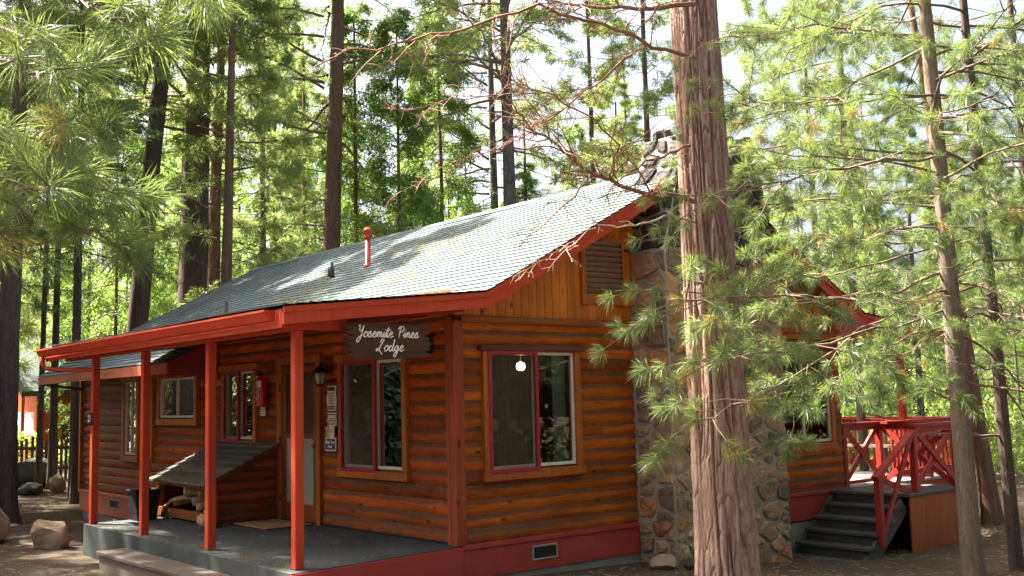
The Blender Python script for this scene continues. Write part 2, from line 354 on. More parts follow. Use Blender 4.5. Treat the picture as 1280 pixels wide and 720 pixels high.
CEDAR = leafmat('cedar_sprays', [(0, (.045, .115, .02)), (.5, (.085, .19, .03)), (.9, (.15, .26, .05)), (1, (.32, .17, .04))], .55, (.52, .72, .14), .36, .5)
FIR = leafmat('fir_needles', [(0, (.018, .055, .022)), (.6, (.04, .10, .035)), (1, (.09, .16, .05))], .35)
SHADEFIR = leafmat('shaded_fir_needles', [(0, (.012, .035, .014)), (.6, (.025, .06, .022)), (1, (.05, .09, .03))], .12)  # darker copy of the fir colour, shade put in, for pane reflections
BUSH = leafmat('undergrowth_leaves', [(0, (.07, .15, .03)), (.6, (.14, .23, .05)), (1, (.3, .28, .1))], .5, (.6, .7, .15))
def groundmat():
    m, nt, bs = newmat('forest_floor')
    n1 = noise(nt, coords(nt), .35, 6); n2 = noise(nt, coords(nt), 9, 9, .7); n3 = noise(nt, coords(nt, (1, 1, 1)), 60, 4)
    c = ramp(nt, n2, [(.3, (.055, .040, .029)), (.5, (.105, .08, .06)), (.7, (.19, .15, .115))])
    c = mix(nt, ramp(nt, n1, [(.42, (0,)*3), (.62, (.8,)*3)]), c, (.085, .05, .028))
    c = mix(nt, .35, c, ramp(nt, n3, [(.3, (.035, .024, .017)), (.7, (.22, .17, .125))]))
    nt.links.new(c, bs.inputs['Base Color']); bs.inputs['Roughness'].default_value = .95; bs.inputs['Specular IOR Level'].default_value = .1
    bump(nt, bs, mth(nt, 'ADD', n2, n3), .7, .03); return m
GROUND = groundmat()
# ------------------------------------------------------------------ ground
def sstep(a, b, x):
    t = np.clip((np.asarray(x, float)-a)/(b-a), 0, 1); return t*t*(3-2*t)
def vnoise(x, y, seed=0):
    """smooth value noise on arrays"""
    x = np.asarray(x, float); y = np.asarray(y, float); xi = np.floor(x).astype(int); yi = np.floor(y).astype(int)
    fx = x-xi; fy = y-yi; fx = fx*fx*(3-2*fx); fy = fy*fy*(3-2*fy)
    def h(i, j):
        n = (i*374761393 + j*668265263 + seed*974634).astype(np.int64) & 0x7fffffff
        n = ((n ^ (n >> 13))*1274126177) & 0x7fffffff
        return ((n ^ (n >> 16)) & 0xffff)/65535.0
    return (h(xi, yi)*(1-fx)+h(xi+1, yi)*fx)*(1-fy) + (h(xi, yi+1)*(1-fx)+h(xi+1, yi+1)*fx)*fy
def gz(x, y):
    x = np.asarray(x, float); y = np.asarray(y, float)
    z = -.39 - .30*sstep(1.0, 6.0, x)*(1-sstep(3, 9, y))
    z = z + .25*sstep(13, 20, y)*(1-sstep(6, 12, x)) - .02*np.maximum(0, x-12)*sstep(12, 30, x)
    z = z + .22*sstep(-4, -9, y)*(1-sstep(-2, 3, x))
    z = z + .05*(vnoise(x*.6, y*.6, 3)-.5) + .02*(vnoise(x*3, y*3, 5)-.5)
    inside = (x > -1.6) & (x < 7.1) & (y > .1) & (y < 12)
    return np.where(inside, z-.15, z)
ax = np.concatenate([-np.geomspace(300, 14, 24), np.arange(-12, 30, .22), np.geomspace(32, 300, 22)])
ay = np.concatenate([-np.geomspace(300, 14, 20), np.arange(-12, 32, .22), np.geomspace(34, 300, 22)])
X, Y = np.meshgrid(ax, ay); Z = gz(X, Y); nx, ny = len(ax), len(ay)
i = np.arange(nx-1)[None, :] + np.arange(ny-1)[:, None]*nx
gf = np.stack([i, i+1, i+nx+1, i+nx], -1).reshape(-1, 4)
structure(mesh_obj('ground', np.stack([X, Y, Z], -1).reshape(-1, 3), gf, GROUND, sm=True))

# ------------------------------------------------------------------ the log cabin
cabin = thing('log_cabin', 'orange-brown log cabin with red trim, porch and green-grey shingle roof', 'cabin')
H = 2.44; XR = 7.15; YL = 12.2; PITCHL = .1525
def map3(O, U, N):
    O, U, N = Vector(O), Vector(U), Vector(N); return lambda u, z, d=0.0: O + U*u + Vector((0, 0, z)) + N*d
def logwall(name, mp, u0, u1, z0, z1, op, mat, parent, amp=.017, pitch=PITCHL):
    mb = MB(); n = int(round((z1-z0)/pitch))
    us = sorted(set([u0, u1] + [q for o in op for q in o[:2]] + list(np.arange(u0+.2, u1-.1, .2))))
    ts = [0, .05, .16, .34, .55, .76, .9, .97, 1.0]
    prof = lambda t: amp*(1-abs(2*t-1)**2.6)
    for k in range(n):
        za = z0+k*pitch; zs = [(za+t*pitch, t) for t in ts]
        for o in op:
            for q in o[2:]:
                if za < q < za+pitch: zs.append((q, (q-za)/pitch))
        zs = sorted(zs); tint = rnd.random(); ph = rnd.random()*50
        joint = u0 + (u1-u0)*rnd.uniform(.2, .8); t2 = min(1, max(0, tint+rnd.uniform(-.35, .35)))
        for part in (0, 1):
            uu = [u for u in us if (u <= joint if part == 0 else u >= joint)]
            uu = uu + [joint] if part == 0 else [joint] + uu
            uu = [q for a, q in enumerate(uu) if a == 0 or q-uu[a-1] > 1e-4]
            if len(uu) < 2: continue
            vs = [mp(u, z, prof(t) + .006*math.sin(u*3.1+ph)*prof(t)/amp + .004*(float(vnoise(u*5+ph, z*9, 2))-.5)) for z, t in zs for u in uu]
            fs = []
            for a in range(len(zs)-1):
                for b in range(len(uu)-1):
                    zc = .5*(zs[a][0]+zs[a+1][0]); uc = .5*(uu[b]+uu[b+1])
                    if any(o[0] < uc < o[1] and o[2] < zc < o[3] for o in op): continue
                    fs.append((a*len(uu)+b, a*len(uu)+b+1, (a+1)*len(uu)+b+1, (a+1)*len(uu)+b))
            mb.add(vs, fs, tint if part == 0 else t2, 0, True)
    return mb.build(name, mat, parent)
GM = map3((0, 0, 0), (1, 0, 0), (0, -1, 0)); FM = map3((0, 0, 0), (0, 1, 0), (-1, 0, 0))
WIN_G = (.44, 1.71, .76, 2.05); WIN_G2 = (5.55, 6.84, .80, 2.0)
WIN_F1 = (.95, 2.27, .75, 2.02); WIN_F3 = (4.72, 5.66, 1.05, 2.02); WIN_F2 = (6.76, 8.2, 1.36, 2.0); WIN_F4 = (9.25, 9.85, .72, 2.0)
DOOR = (2.92, 3.86, 0.0, 2.04)
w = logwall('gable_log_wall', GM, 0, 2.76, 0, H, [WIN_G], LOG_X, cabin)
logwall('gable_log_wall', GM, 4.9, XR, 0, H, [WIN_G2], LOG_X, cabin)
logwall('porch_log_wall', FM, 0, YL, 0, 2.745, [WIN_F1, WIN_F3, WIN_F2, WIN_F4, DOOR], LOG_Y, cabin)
m = MB(); m.box((XR-.04, .1, -.2), (XR, YL, 2.6)); m.build('side_wall', LOG_Y, cabin); m = MB(); m.box((.04, YL-.04, -.2), (XR-.04, YL, 2.3)); m.build('end_wall', LOG_X, cabin)
# interior, seen through the panes
m = MB()
for k in range(30): m.box((.45+k*.125, 3.9, 0), (.57+k*.125, 3.95, 2.4))
for k in range(28): m.box((4.2, .3+k*.13, 0), (4.25, .425+k*.13, 2.4))
m.box((.3, 4.6, 0), (.35, 12, 2.4)) ; m.box((.35, 4.55, 0), (3, 4.6, 2.4))
m.build('interior_wall', PANEL_IN, cabin)
m = MB(); m.box((.06, .06, -.06), (7.1, 12.1, 0.0)); m.build('interior_floor', PANEL_IN, cabin)
m = MB(); m.box((.06, .06, 2.41), (7.1, 12.1, 2.46)); m.build('interior_ceiling', simple('ceiling_board', (.3, .2, .12), (.36, .25, .15), 4), cabin)
# corner posts and wall trim
m = MB(); m.box((-.075, -.09, .0), (.06, .005, H-.06), bev=.006); m.box((-.078, .006, 0), (-.006, .07, H-.02), bev=.005); m.build('corner_post', woodmat('corner_post_stain', (.44, .075, .02), (.26, .04, .012), 2, .5, True, .1)[0], cabin)
m = MB(); m.box((-.07, YL-.02, -.02), (.05, YL+.06, 2.3), bev=.006); m.build('corner_post', TRIM_Z, cabin)
m = MB(); m.box((.06, -.06, H-.075), (2.74, .0, H), bev=.008); m.build('gable_ledger', TRIM_X, cabin); m = MB(); m.box((4.9, -.06, H-.075), (XR, 0, H), bev=.008); m.build('gable_ledger', TRIM_X, cabin)
m = MB(); m.box((-.06, 8.5, .66), (0, 8.62, 2.25), bev=.006); m.build('wall_batten', TRIM_Z, cabin)
# skirting under the logs
m = MB(); m.box((.0, -.075, -.05), (2.70, .0, .0), bev=.004); m.box((.0, -.055, -.36), (2.70, 0, -.052), bev=.003); m.build('skirt_board', SKIRT, cabin); m = MB()
m.box((4.95, -.075, .06), (XR, 0, .11), bev=.004); m.box((4.95, -.055, -.28), (XR, 0, .058), bev=.003); m.build('skirt_board', SKIRT, cabin)
m = MB(); m.box((-.075, 5.7, -.05), (0, YL+.02, 0), bev=.004); m.box((-.055, 5.7, -.40), (0, YL, -.052), bev=.003); m.build('skirt_board', SKIRT2, cabin)
m = MB(); m.box((0.02, -.03, -.85), (XR, .1, -.30)); m.build('foundation', FOUND, cabin); m = MB(); m.box((-.03, 5.68, -.85), (.1, YL-.01, -.38)); m.build('foundation', FOUND, cabin)
def skirt_vent(lo, hi, ax):
    a, b = Vector(lo), Vector(hi); m = MB(); fr = .018
    if ax == 0:
        m.box((a.x, -.068, a.z), (a.x+fr, -.05, b.z)); m.box((b.x-fr, -.068, a.z), (b.x, -.05, b.z)); m.box((a.x+fr, -.068, a.z), (b.x-fr, -.05, a.z+fr)); m.box((a.x+fr, -.068, b.z-fr), (b.x-fr, -.05, b.z))
        g = MB(); g.box((a.x+fr, -.06, a.z+fr), (b.x-fr, -.05, b.z-fr))
    else:
        m.box((-.068, a.y, a.z), (-.05, a.y+fr, b.z)); m.box((-.068, b.y-fr, a.z), (-.05, b.y, b.z)); m.box((-.068, a.y+fr, a.z), (-.05, b.y-fr, a.z+fr)); m.box((-.068, a.y+fr, b.z-fr), (-.05, b.y-fr, b.z))
        g = MB(); g.box((-.06, a.y+fr, a.z+fr), (-.05, b.y-fr, b.z-fr))
    o = m.build('skirt_vent', simple('vent_frame', (.3, .3, .27), (.38, .38, .34), 8), cabin); g.build('mesh_panel', BIN, o)
skirt_vent((.98, 0, -.26), (1.35, 0, -.10), 0); skirt_vent((0, 10.0, -.25), (0, 10.5, -.09), 1)
# gable boards (tongue and groove) above the ledger
RX, RZ = 3.65, 4.52; KX, KZ = .1, 2.66; SL = (RZ-KZ)/(RX-KX); KX2 = 2*RX-KX
roofz = lambda x: (RZ-SL*abs(x-RX)) if KX-.95 <= x <= KX2 else KZ-.1*min(abs(x-KX), abs(x-KX2))
ceilz = lambda x: roofz(x)-.13 if KX <= x <= KX2 else KZ-.17
VG = (1.93, 2.60, 2.76, 3.42); m = MB(); x = .0
while x < XR:
    x1 = min(x+.118, XR)
    if not (2.9 < x < 4.75):
        a, b = x+.003, x1-.003
        def slab(z0_, za, zb): m.prism([(a, z0_), (b, z0_), (b, zb), (a, za)], 1, -.022, .0)
        if a < VG[1] and b > VG[0]:
            slab(H+.002, VG[2], VG[2])
            if ceilz(a) > VG[3]: slab(VG[3], ceilz(a), ceilz(b))
        elif ceilz(min(a, b)) > H+.03: slab(H+.002, ceilz(a), ceilz(b))
    if x < 2.9 <= x1+.118 and len(m.v) and x1 >= 2.9: m.build('gable_boarding', BOARD, cabin); m = MB()
    x = x1
m.build('gable_boarding', BOARD, cabin)
m = MB(); pts = [(0, H), (XR, H), (XR, ceilz(XR)), (KX2, ceilz(KX2)), (RX, ceilz(RX)), (KX, ceilz(KX)), (0, ceilz(0))]
m.prism([(0.02, H-.1), (XR-.05, H-.1), (XR-.05, 2.5), (RX, ceilz(RX)), (0.02, 2.5)], 1, .03, .06); m.build('gable_backing', DARKTRIM, cabin)
m = MB(); m.box((VG[0]-.06, -.06, VG[2]-.13), (VG[1]+.2, -.024, VG[2]), bev=.004); m.box((VG[0]-.06, -.056, VG[2]), (VG[0]+.02, -.024, VG[3]-.1), bev=.004)
m.box((VG[1]-.02, -.056, VG[2]), (VG[1]+.17, -.024, VG[3]+.05), bev=.004); m.box((VG[0]+.3, -.054, VG[3]-.01), (VG[1]-.02, -.024, VG[3]+.05), bev=.004)
gv = m.build('gable_vent', woodmat('vent_frame_wood', (.62, .2, .025), (.4, .1, .012), 2, .45, True, .1, .8)[0], cabin)
m = MB()
for k in range(10): m.bar((VG[0]+.02, -.01, VG[2]+.035+k*.066), (VG[1]-.02, -.01, VG[2]+.035+k*.066), .016, .075, (0, -.72, .7))
m.build('louvre_slats', VENT, gv); m = MB(); m.box((VG[0], .012, VG[2]), (VG[1], .02, VG[3])); m.build('vent_backing', BLACK, gv)
m = MB()
for z in (VG[2]+.11, VG[3]-.1): m = MB(); m.box((VG[1]+.0, -.063, z-.012), (VG[1]+.1, -.057, z+.012)); m.box((VG[1]+.07, -.064, z-.035), (VG[1]+.09, -.0565, z+.035)); m.build('hinge', BLACK, gv)
# ---- windows: casing (mesh) > frame, pane, screen_frame, insect_screen
def window(mp, w_, split, red=True, casing=.09, lintel=True, mats=None, white_div=False, curtain=None):
    u0, u1, z0, z1 = w_; mb = MB()
    def bx(b_, ua, ub, za, zb, d0, d1, mi=0, bev=.004):
        P = [mp(u, z, d) for u in (ua, ub) for z in (za, zb) for d in (d0, d1)]
        lo = [min(p[i_] for p in P) for i_ in range(3)]; hi = [max(p[i_] for p in P) for i_ in range(3)]; b_.box(lo, hi, mi=mi, bev=bev)
    bx(mb, u0-casing, u0, z0-.02, z1+.01, -.02, .062); bx(mb, u1, u1+casing, z0-.02, z1+.01, -.02, .062)
    bx(mb, u0-casing-.02, u1+casing+.03, z0-.12, z0-.021, -.02, .07)
    o = mb.build('window', mats or TRIM_Z, cabin)
    l = MB(); bx(l, u0-casing-.05, u1+casing+.06, z1+.011, z1+(.075 if lintel else .10), -.02, .085); l.build('lintel', DARKTRIM if lintel else (mats or TRIM_Z), o)
    f = MB(); t = .035
    bx(f, u0, u0+t, z0, z1, -.02, .03, bev=.002); bx(f, u1-t, u1, z0, z1, -.02, .03, bev=.002)
    bx(f, u0+t, u1-t, z0, z0+t, -.02, .03, bev=.002); bx(f, u0+t, u1-t, z1-t, z1, -.02, .03, bev=.002)
    s = u0+(u1-u0)*split; bx(f, s-.018, s+.018, z0+t, z1-t, -.022, .028, bev=.002)
    f.build('frame', VINYL, o)
    p = MB(); P = [mp(u0+.01, z0+.01, .004), mp(u1-.01, z0+.01, .004), mp(u1-.01, z1-.01, .004), mp(u0+.01, z1-.01, .004)]
    p.add(P, [(0, 1, 2, 3)]); p.build('pane', GLASS, o)
    side = None
    if red:
        side = (u0-.03, s+.03) if red == 'low' else (s-.03, u1+.03)
        q = MB(); a, b = side; t = .045; zz0, zz1 = z0-.045, z1+.012
        bx(q, a, a+t, zz0, zz1, .03, .075, bev=.004); bx(q, b-t, b, zz0, zz1, .03, .075, bev=.004); bx(q, a+t, b-t, zz0, zz0+t, .03, .075, bev=.004); bx(q, a+t, b-t, zz1-t, zz1, .03, .075, bev=.004)
        q.build('screen_frame', SCREENRED, o)
        q = MB(); q.add([mp(a+.03, zz0+.03, .05), mp(b-.03, zz0+.03, .05), mp(b-.03, zz1-.03, .05), mp(a+.03, zz1-.03, .05)], [(0, 1, 2, 3)]); q.build('insect_screen', SCREEN, o)
    if curtain:
        c = MB(); a, b = curtain; n = 40; vs = []
        for k in range(n+1):
            u = a+(b-a)*k/n
            for z in (z0-.05, z1+.03): vs.append(mp(u, z, -.12+.018*math.sin(k*1.3)))
        c.add(vs, [(2*k, 2*k+2, 2*k+3, 2*k+1) for k in range(n)], smooth=True); c.build('curtain', CURTAIN, o)
    return o
window(GM, WIN_G, .52, 'low', curtain=(1.5, 1.69))
window(GM, WIN_G2, .5, False, lintel=False)
window(FM, WIN_F1, .44, 'high', lintel=False, mats=TRIM_Z, curtain=(1.95, 2.08))
window(FM, WIN_F3, .5, 'high', lintel=False, mats=TRIM_Z)
window(FM, WIN_F2, .52, False, lintel=False, mats=TRIM_Z)
window(FM, WIN_F4, .5, False, lintel=False, mats=TRIM_Z)
# ---- door
m = MB(); d0, d1 = DOOR[:2]
m.box((-.065, d0-.1, 0), (.0, d0, 2.06), bev=.004); m.box((-.065, d1, 0), (.0, d1+.13, 2.06), bev=.004); m.box((-.07, d0-.12, 2.061), (0, d1+.15, 2.16), bev=.004)
dc = m.build('door_frame', TRIM_Z, cabin)
m = MB(); m.box((-.045, d0+.005, .02), (-.005, d0+.10, 2.03), bev=.004); m.box((-.045, d1-.1, .02), (-.005, d1-.005, 2.03), bev=.004)
m.box((-.044, d0+.1, .02), (-.006, d1-.1, .24), bev=.003); m.box((-.044, d0+.1, 1.93), (-.006, d1-.1, 2.03), bev=.003); m.box((-.044, d0+.1, 1.08), (-.006, d1-.1, 1.15), bev=.003)
door = m.build('screen_door', woodmat('door_stain', (.34, .085, .018), (.17, .04, .01), 2, .45, False, .08)[0], cabin)
m = MB(); m.box((-.03, d0+.1, .24), (-.02, d1-.1, 1.08)); m.build('pet_guard', PETSCREEN, door)
m = MB(); m.box((-.03, d0+.1, 1.15), (-.02, d1-.1, 1.93)); m.build('upper_screen', SCREEN, door)
m = MB(); m.box((.02, d0, 0), (.06, d1, 2.04)); m.build('inner_door', woodmat('inner_door_wood', (.30, .16, .07), (.18, .09, .04), 2, .5, False, .1)[0], cabin)
m = MB(); m.tube([(-.05, d0+.05, 1.0), (-.1, d0+.05, 1.0)], .012, 10); m.tube([(-.1, d0+.05, 1.0), (-.1, d0+.16, 1.0)], .011, 10); m.build('handle', BRASS, door)
for z in (.3, 1.05, 1.75):
    m = MB(); m.box((-.075, d1+.005, z-.05), (-.047, d1+.04, z+.05), bev=.004); m.build('hinge', BLACK, door)
# ---- porch: floor slab, posts, beam, roof edge
PF = [(-2.13, -.34), (.0, -.06), (.0, 5.66), (-2.05, 5.66)]
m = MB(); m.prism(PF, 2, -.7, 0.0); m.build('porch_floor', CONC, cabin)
m = MB(); a, b = Vector((-2.14, -.352, 0)), Vector((-.0, -.08, 0)); m.bar(a+Vector((0, 0, -.215)), b+Vector((0, 0, -.215)), .02, .41); m.bar(a+Vector((-.005, -.016, -.33)), b+Vector((.3, .012, -.33)), .02, .12); m.build('porch_end_board', SKIRT, cabin)
m = MB(); m.bar((0, -.012, .012), (0, 5.6, .012), .05, .024); m.build('wall_flashing', BLACK, cabin)
PY = [-.144, 1.807, 3.728, 5.568]
for y in PY:
    m = MB(); m.box((-2.0, y-.046, .0), (-1.908, y+.046, 2.222), bev=.007); m.build('porch_post', RED, cabin)
m = MB(); m.box((-2.0, -.2, 2.222), (-1.915, 6.75, 2.34), bev=.004); m.build('porch_beam', RED, cabin)
m = MB(); m.box((-2.14, -.25, 2.224), (-1.48, -.2-.002, 2.345), bev=.004); m.build('porch_bracket', RED, cabin)
E0, E1 = -.45, 6.85; EX = -2.25; EZ = KZ-.1*(KX-EX)
# fascia and gutter along the porch eave
m = MB(); m.box((EX+.005, E0+.05, EZ-.20), (EX+.035, E1, EZ-.03), bev=.003); m.build('eave_fascia', RED, cabin)
prof = [(EX, EZ-.035), (EX-.115, EZ-.03), (EX-.12, EZ-.05), (EX-.105, EZ-.07), (EX-.07, EZ-.13), (EX, EZ-.135)]
m = MB(); y0_ = -.28
vs = [(p[0], y, p[1]) for y in (y0_, E1+.05) for p in prof]; n = len(prof)
m.add(vs, [(k, k+1, n+k+1, n+k) for k in range(1, n-1)] + [tuple(range(n)), tuple(range(2*n-1, n-1, -1))] )
inn = [(EX-.004, EZ-.04), (EX-.11, EZ-.035), (EX-.1, EZ-.07), (EX-.07, EZ-.125), (EX-.004, EZ-.128)]
m.build('gutter', RED, cabin)
m = MB(); m.tube([(EX-.06, E1-.08, EZ-.13), (EX-.06, E1-.08, EZ-.24), (EX-.02, E1-.12, EZ-.30), (EX+.1, E1-.3, EZ-.33), (-1.96, 5.66, EZ-.36)], .032, 8); m.build('downspout', RED, cabin)
# rake boards
def rake(y, segs, h, name='rake_board', gap=.0):
    m = MB(); up_ = []
    for (xa, za), (xb, zb) in segs:
        m.prism([(xa, za-.02-h), (xb, zb-.02-h), (xb, zb-.055), (xa, za-.055)], 1, y, y+.035)
        m.prism([(xa, za-.06), (xb, zb-.06), (xb, zb-.008), (xa, za-.008)], 1, y-.014, y+.02)
    return m.build(name, RED, cabin)
zl = lambda x: RZ-SL*abs(x-RX)
rake(E0, [((EX-.0, EZ), (KX, KZ))], .15)
rake(E0, [((KX, KZ), (3.05, zl(3.05)))], .175); rake(E0, [((4.5, zl(4.5)), (KX2, KZ))], .175)
rake(E0, [((KX2, KZ), (9.9, KZ-.1*(9.9-KX2)))], .15)
rake(12.3, [((-.8, zl(-.8)), (RX, RZ)), ((RX, RZ), (KX2, KZ))], .175)
m = MB(); m.box((-.83, 5.95, zl(-.8)-.17), (-.8, 12.28, zl(-.8)-.015), bev=.003); m.build('eave_fascia', SKIRT2, cabin)
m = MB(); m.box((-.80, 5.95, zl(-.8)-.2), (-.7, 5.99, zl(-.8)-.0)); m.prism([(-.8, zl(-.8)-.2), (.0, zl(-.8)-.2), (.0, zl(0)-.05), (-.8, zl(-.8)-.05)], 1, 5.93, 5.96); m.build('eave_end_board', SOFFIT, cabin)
m = MB(); m.bar((-.82, 12.0, 2.02), (-.10, 12.0, 1.92), .05, .05); m.build('eave_brace', DARKTRIM, cabin)
# roof skin: overlapping courses as a saw-tooth, UV in metres
rv, rf, ruv = [], [], []
def roofstrip(xa, za, xb, zb, ya, yb, flip=False, off=0.0):
    Ls = math.hypot(xb-xa, zb-za); n = max(1, int(round(Ls/.135))); nxn, nzn = -(zb-za)/Ls*(1 if xb > xa else -1), abs(xb-xa)/Ls
    ys = np.linspace(ya, yb, max(2, int((yb-ya)/.4)))
    for k in range(n):
        t0, t1 = k/n, (k+1)/n
        rows = []
        for t, h in ((t0, 0.0), (t0, .013), (t1, .001)):
            rows.append([(xa+(xb-xa)*t+nxn*h, y, za+(zb-za)*t+nzn*h + .012*math.sin(y*.9+1)*min(1, (RZ-za)/2) + .004*(float(vnoise(y*2.2+9, t*20+xa, 8))-.5)) for y in ys])
        for a in range(2):
            for b in range(len(ys)-1):
                o = len(rv); q = [rows[a][b], rows[a][b+1], rows[a+1][b+1], rows[a+1][b]]; rv.extend(q); rf.append((o, o+1, o+2, o+3))
                va = off+(t0 if a == 0 else t0)*n*.135; vb = off+(t0+.02/n if a == 0 else t1)*n*.135
                ruv.extend([(ys[b], va), (ys[b+1], va), (ys[b+1], vb), (ys[b], vb)])
roofstrip(EX-.02, EZ-.002, KX, KZ, E0-.03, E1+.02); roofstrip(KX, KZ, RX, RZ, E0-.03, 12.34, off=.135*17)
roofstrip(-.83, zl(-.83), KX, KZ, 5.95, 12.34); roofstrip(KX2, KZ, RX, RZ, E0-.03, 12.34); roofstrip(9.92, KZ-.1*(9.92-KX2), KX2, KZ, E0-.03, .9)
roof = mesh_obj('roof', rv, rf, SHINGLE, cabin)
ul = roof.data.uv_layers.new(name='UVMap')
lv = np.zeros(len(roof.data.loops), np.int32); roof.data.loops.foreach_get('vertex_index', lv)
ul.data.foreach_set('uv', np.array(ruv, np.float32)[lv].ravel())
m = MB()
for k in range(43):
    y = -.46+k*.3; m.prism([(RX-.15, zl(RX-.15)+.012), (RX, RZ+.026), (RX+.15, zl(RX-.15)+.012), (RX, RZ+.008)], 1, y, y+.31)
m.build('ridge_cap', SHINGLE, roof)
m = MB(); th = .1
for (xa, za, xb, zb, ya, yb) in ((EX+.04, EZ, KX, KZ, E0+.04, E1), (KX, KZ, RX, RZ, E0+.04, 12.3), (-.79, zl(-.79), KX, KZ, 5.97, 12.3), (RX, RZ, KX2, KZ, E0+.04, 12.3), (KX2, KZ, 9.88, KZ-.1*(9.88-KX2), E0+.04, .88)):
    m.add([(xa, ya, za-th), (xa, yb, za-th), (xb, yb, zb-th), (xb, ya, zb-th), (xa, ya, za-.012), (xa, yb, za-.012), (xb, yb, zb-.012), (xb, ya, zb-.012)], [(0, 1, 2, 3), (7, 6, 5, 4), (0, 4, 5, 1), (1, 5, 6, 2), (2, 6, 7, 3), (3, 7, 4, 0)])
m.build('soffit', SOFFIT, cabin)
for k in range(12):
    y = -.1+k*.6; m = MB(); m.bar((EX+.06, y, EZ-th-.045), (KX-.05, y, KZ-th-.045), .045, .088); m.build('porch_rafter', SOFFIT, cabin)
# roof vents
def pipe(x, y, r_, h, mat, capped=False):
    z = roofz(x)-.1; m = MB(); m.lathe([(r_*1.8, .07), (r_*1.8, .11), (r_, .13), (r_, h)], (x, y, z), 14)
    if capped: m.lathe([(r_*1.35, h-.01), (r_*1.5, h+.015), (r_*1.0, h+.05), (r_*1.0, h+.08), (r_*1.75, h+.085), (r_*1.7, h+.12), (r_*.9, h+.16)], (x, y, z), 14)
    return m.build('roof_vent_pipe', mat, roof)
q = PX(459, 319, 16.6); pipe(2.0, 4.94, .043, .55, RED, True)
pipe(1.72, 5.6, .04, .36, GALV); pipe(.85, 7.6, .035, .32, GALV); pipe(-.2, 4.9, .03, .22, SKIRT)
m = MB(); m.lathe([(.055, 0), (.05, .16), (.02, .2)], (1.72, 5.6, roofz(1.72)+.02), 12); m.build('vent_boot', GALV, roof)

# ------------------------------------------------------------------ the stone chimney (part of the cabin)
def clip(poly, nx_, ny_, c):
    out = []
    for a, b in zip(poly, poly[1:]+poly[:1]):
        da, db = a[0]*nx_+a[1]*ny_-c, b[0]*nx_+b[1]*ny_-c
        if da <= 0: out.append(a)
        if (da < 0) != (db < 0) and abs(da-db) > 1e-12:
            t = da/(da-db); out.append((a[0]+(b[0]-a[0])*t, a[1]+(b[1]-a[1])*t))
    return out
def stones(mb, w_, h_, mp, seed, cell=.30, tmax=1.0, mi=0):
    """irregular field stones over a w x h panel; mp(u, v, d) -> point"""
    rs = random.Random(seed); pts = []; v = 0
    tries = 0; n_t = int(w_*h_/(cell*cell)*1.15)
    while len(pts) < n_t and tries < 6000:
        tries += 1; p = (rs.uniform(0, w_), rs.uniform(0, h_)); s_ = cell*rs.choice([.42, .62, .85, 1.0, 1.15])
        if all(((p[0]-q[0])/1.35)**2+((p[1]-q[1])*1.1)**2 > (.5*(s_+q[2]))**2 for q in pts): pts.append((*p, s_))
    for i_, p in enumerate(pts):
        poly = [(0, 0), (w_, 0), (w_, h_), (0, h_)]
        for j_, q in enumerate(pts):
            if i_ == j_: continue
            dx, dy = (q[0]-p[0])/1.5, (q[1]-p[1])*1.0; d2 = math.hypot(dx, dy)
            if d2 > 1.3: continue
            wgt = .5+.22*(p[2]-q[2])/(p[2]+q[2])*2
            mx_, my_ = p[0]+(q[0]-p[0])*wgt, p[1]+(q[1]-p[1])*wgt
            nx_, ny_ = dx/1.5, dy; poly = clip(poly, nx_, ny_, mx_*nx_+my_*ny_)
            if len(poly) < 3: break
        if len(poly) < 3: continue
        cx = sum(q[0] for q in poly)/len(poly); cy = sum(q[1] for q in poly)/len(poly)
        ring = []
        for a, b in zip(poly, poly[1:]+poly[:1]):
            L_ = math.hypot(b[0]-a[0], b[1]-a[1]); k_ = max(1, int(L_/.07))
            for e in range(k_):
                t = (e+.15)/k_ if k_ > 1 else .5; ring.append((a[0]+(b[0]-a[0])*t, a[1]+(b[1]-a[1])*t))
        if len(ring) < 4: continue
        size = max(.03, min(math.hypot(q[0]-cx, q[1]-cy) for q in ring)); gap = rs.uniform(.016, .036)
        def rg(ins, d, jit):
            o = []
            for q in ring:
                r_ = math.hypot(q[0]-cx, q[1]-cy); f = max(.15, (r_-ins)/r_)
                o.append(mp(cx+(q[0]-cx)*f+rs.uniform(-jit, jit), cy+(q[1]-cy)*f+rs.uniform(-jit, jit), d+rs.uniform(-jit, jit)*.7))
            return o
        hgt = rs.uniform(.014, .045); n_ = len(ring); tx, ty = rs.uniform(-.02, .02), rs.uniform(-.02, .02)
        R0 = rg(gap, -.02, .003); R1 = rg(gap+.003, hgt*.7, .006); R2 = rg(gap+.014, hgt, .008); R3 = rg(gap+size*.5, hgt*1.0, .012)
        vs = R0+R1+R2+R3+[mp(cx, cy, hgt*1.15)]; fs = []
        for a in range(3):
            for k_ in range(n_): fs.append((a*n_+k_, a*n_+(k_+1) % n_, (a+1)*n_+(k_+1) % n_, (a+1)*n_+k_))
        fs += [(3*n_+k_, 3*n_+(k_+1) % n_, 4*n_) for k_ in range(n_)]
        mb.add(vs, fs, rs.random()*tmax, mi, False)
CY = -.62; CZ0, CZ1, CZ2 = -.8, 3.3, 4.8; cx0, cx1 = 2.73, 4.93; tx0, tx1 = 3.22, 4.6
m = MB(); m.box((cx0+.004, CY+.004, CZ0), (cx1-.004, .05, CZ1))
m.add([(cx0+.004, CY+.004, CZ1), (cx1-.004, CY+.004, CZ1), (cx1-.004, .1, CZ1), (cx0+.004, .1, CZ1), (tx0+.004, CY+.044, CZ2), (tx1-.004, CY+.044, CZ2), (tx1-.004, .1, CZ2), (tx0+.004, .1, CZ2)],
      [(4, 5, 6, 7), (0, 1, 5, 4), (1, 2, 6, 5), (2, 3, 7, 6), (3, 0, 4, 7), (3, 2, 1, 0)])
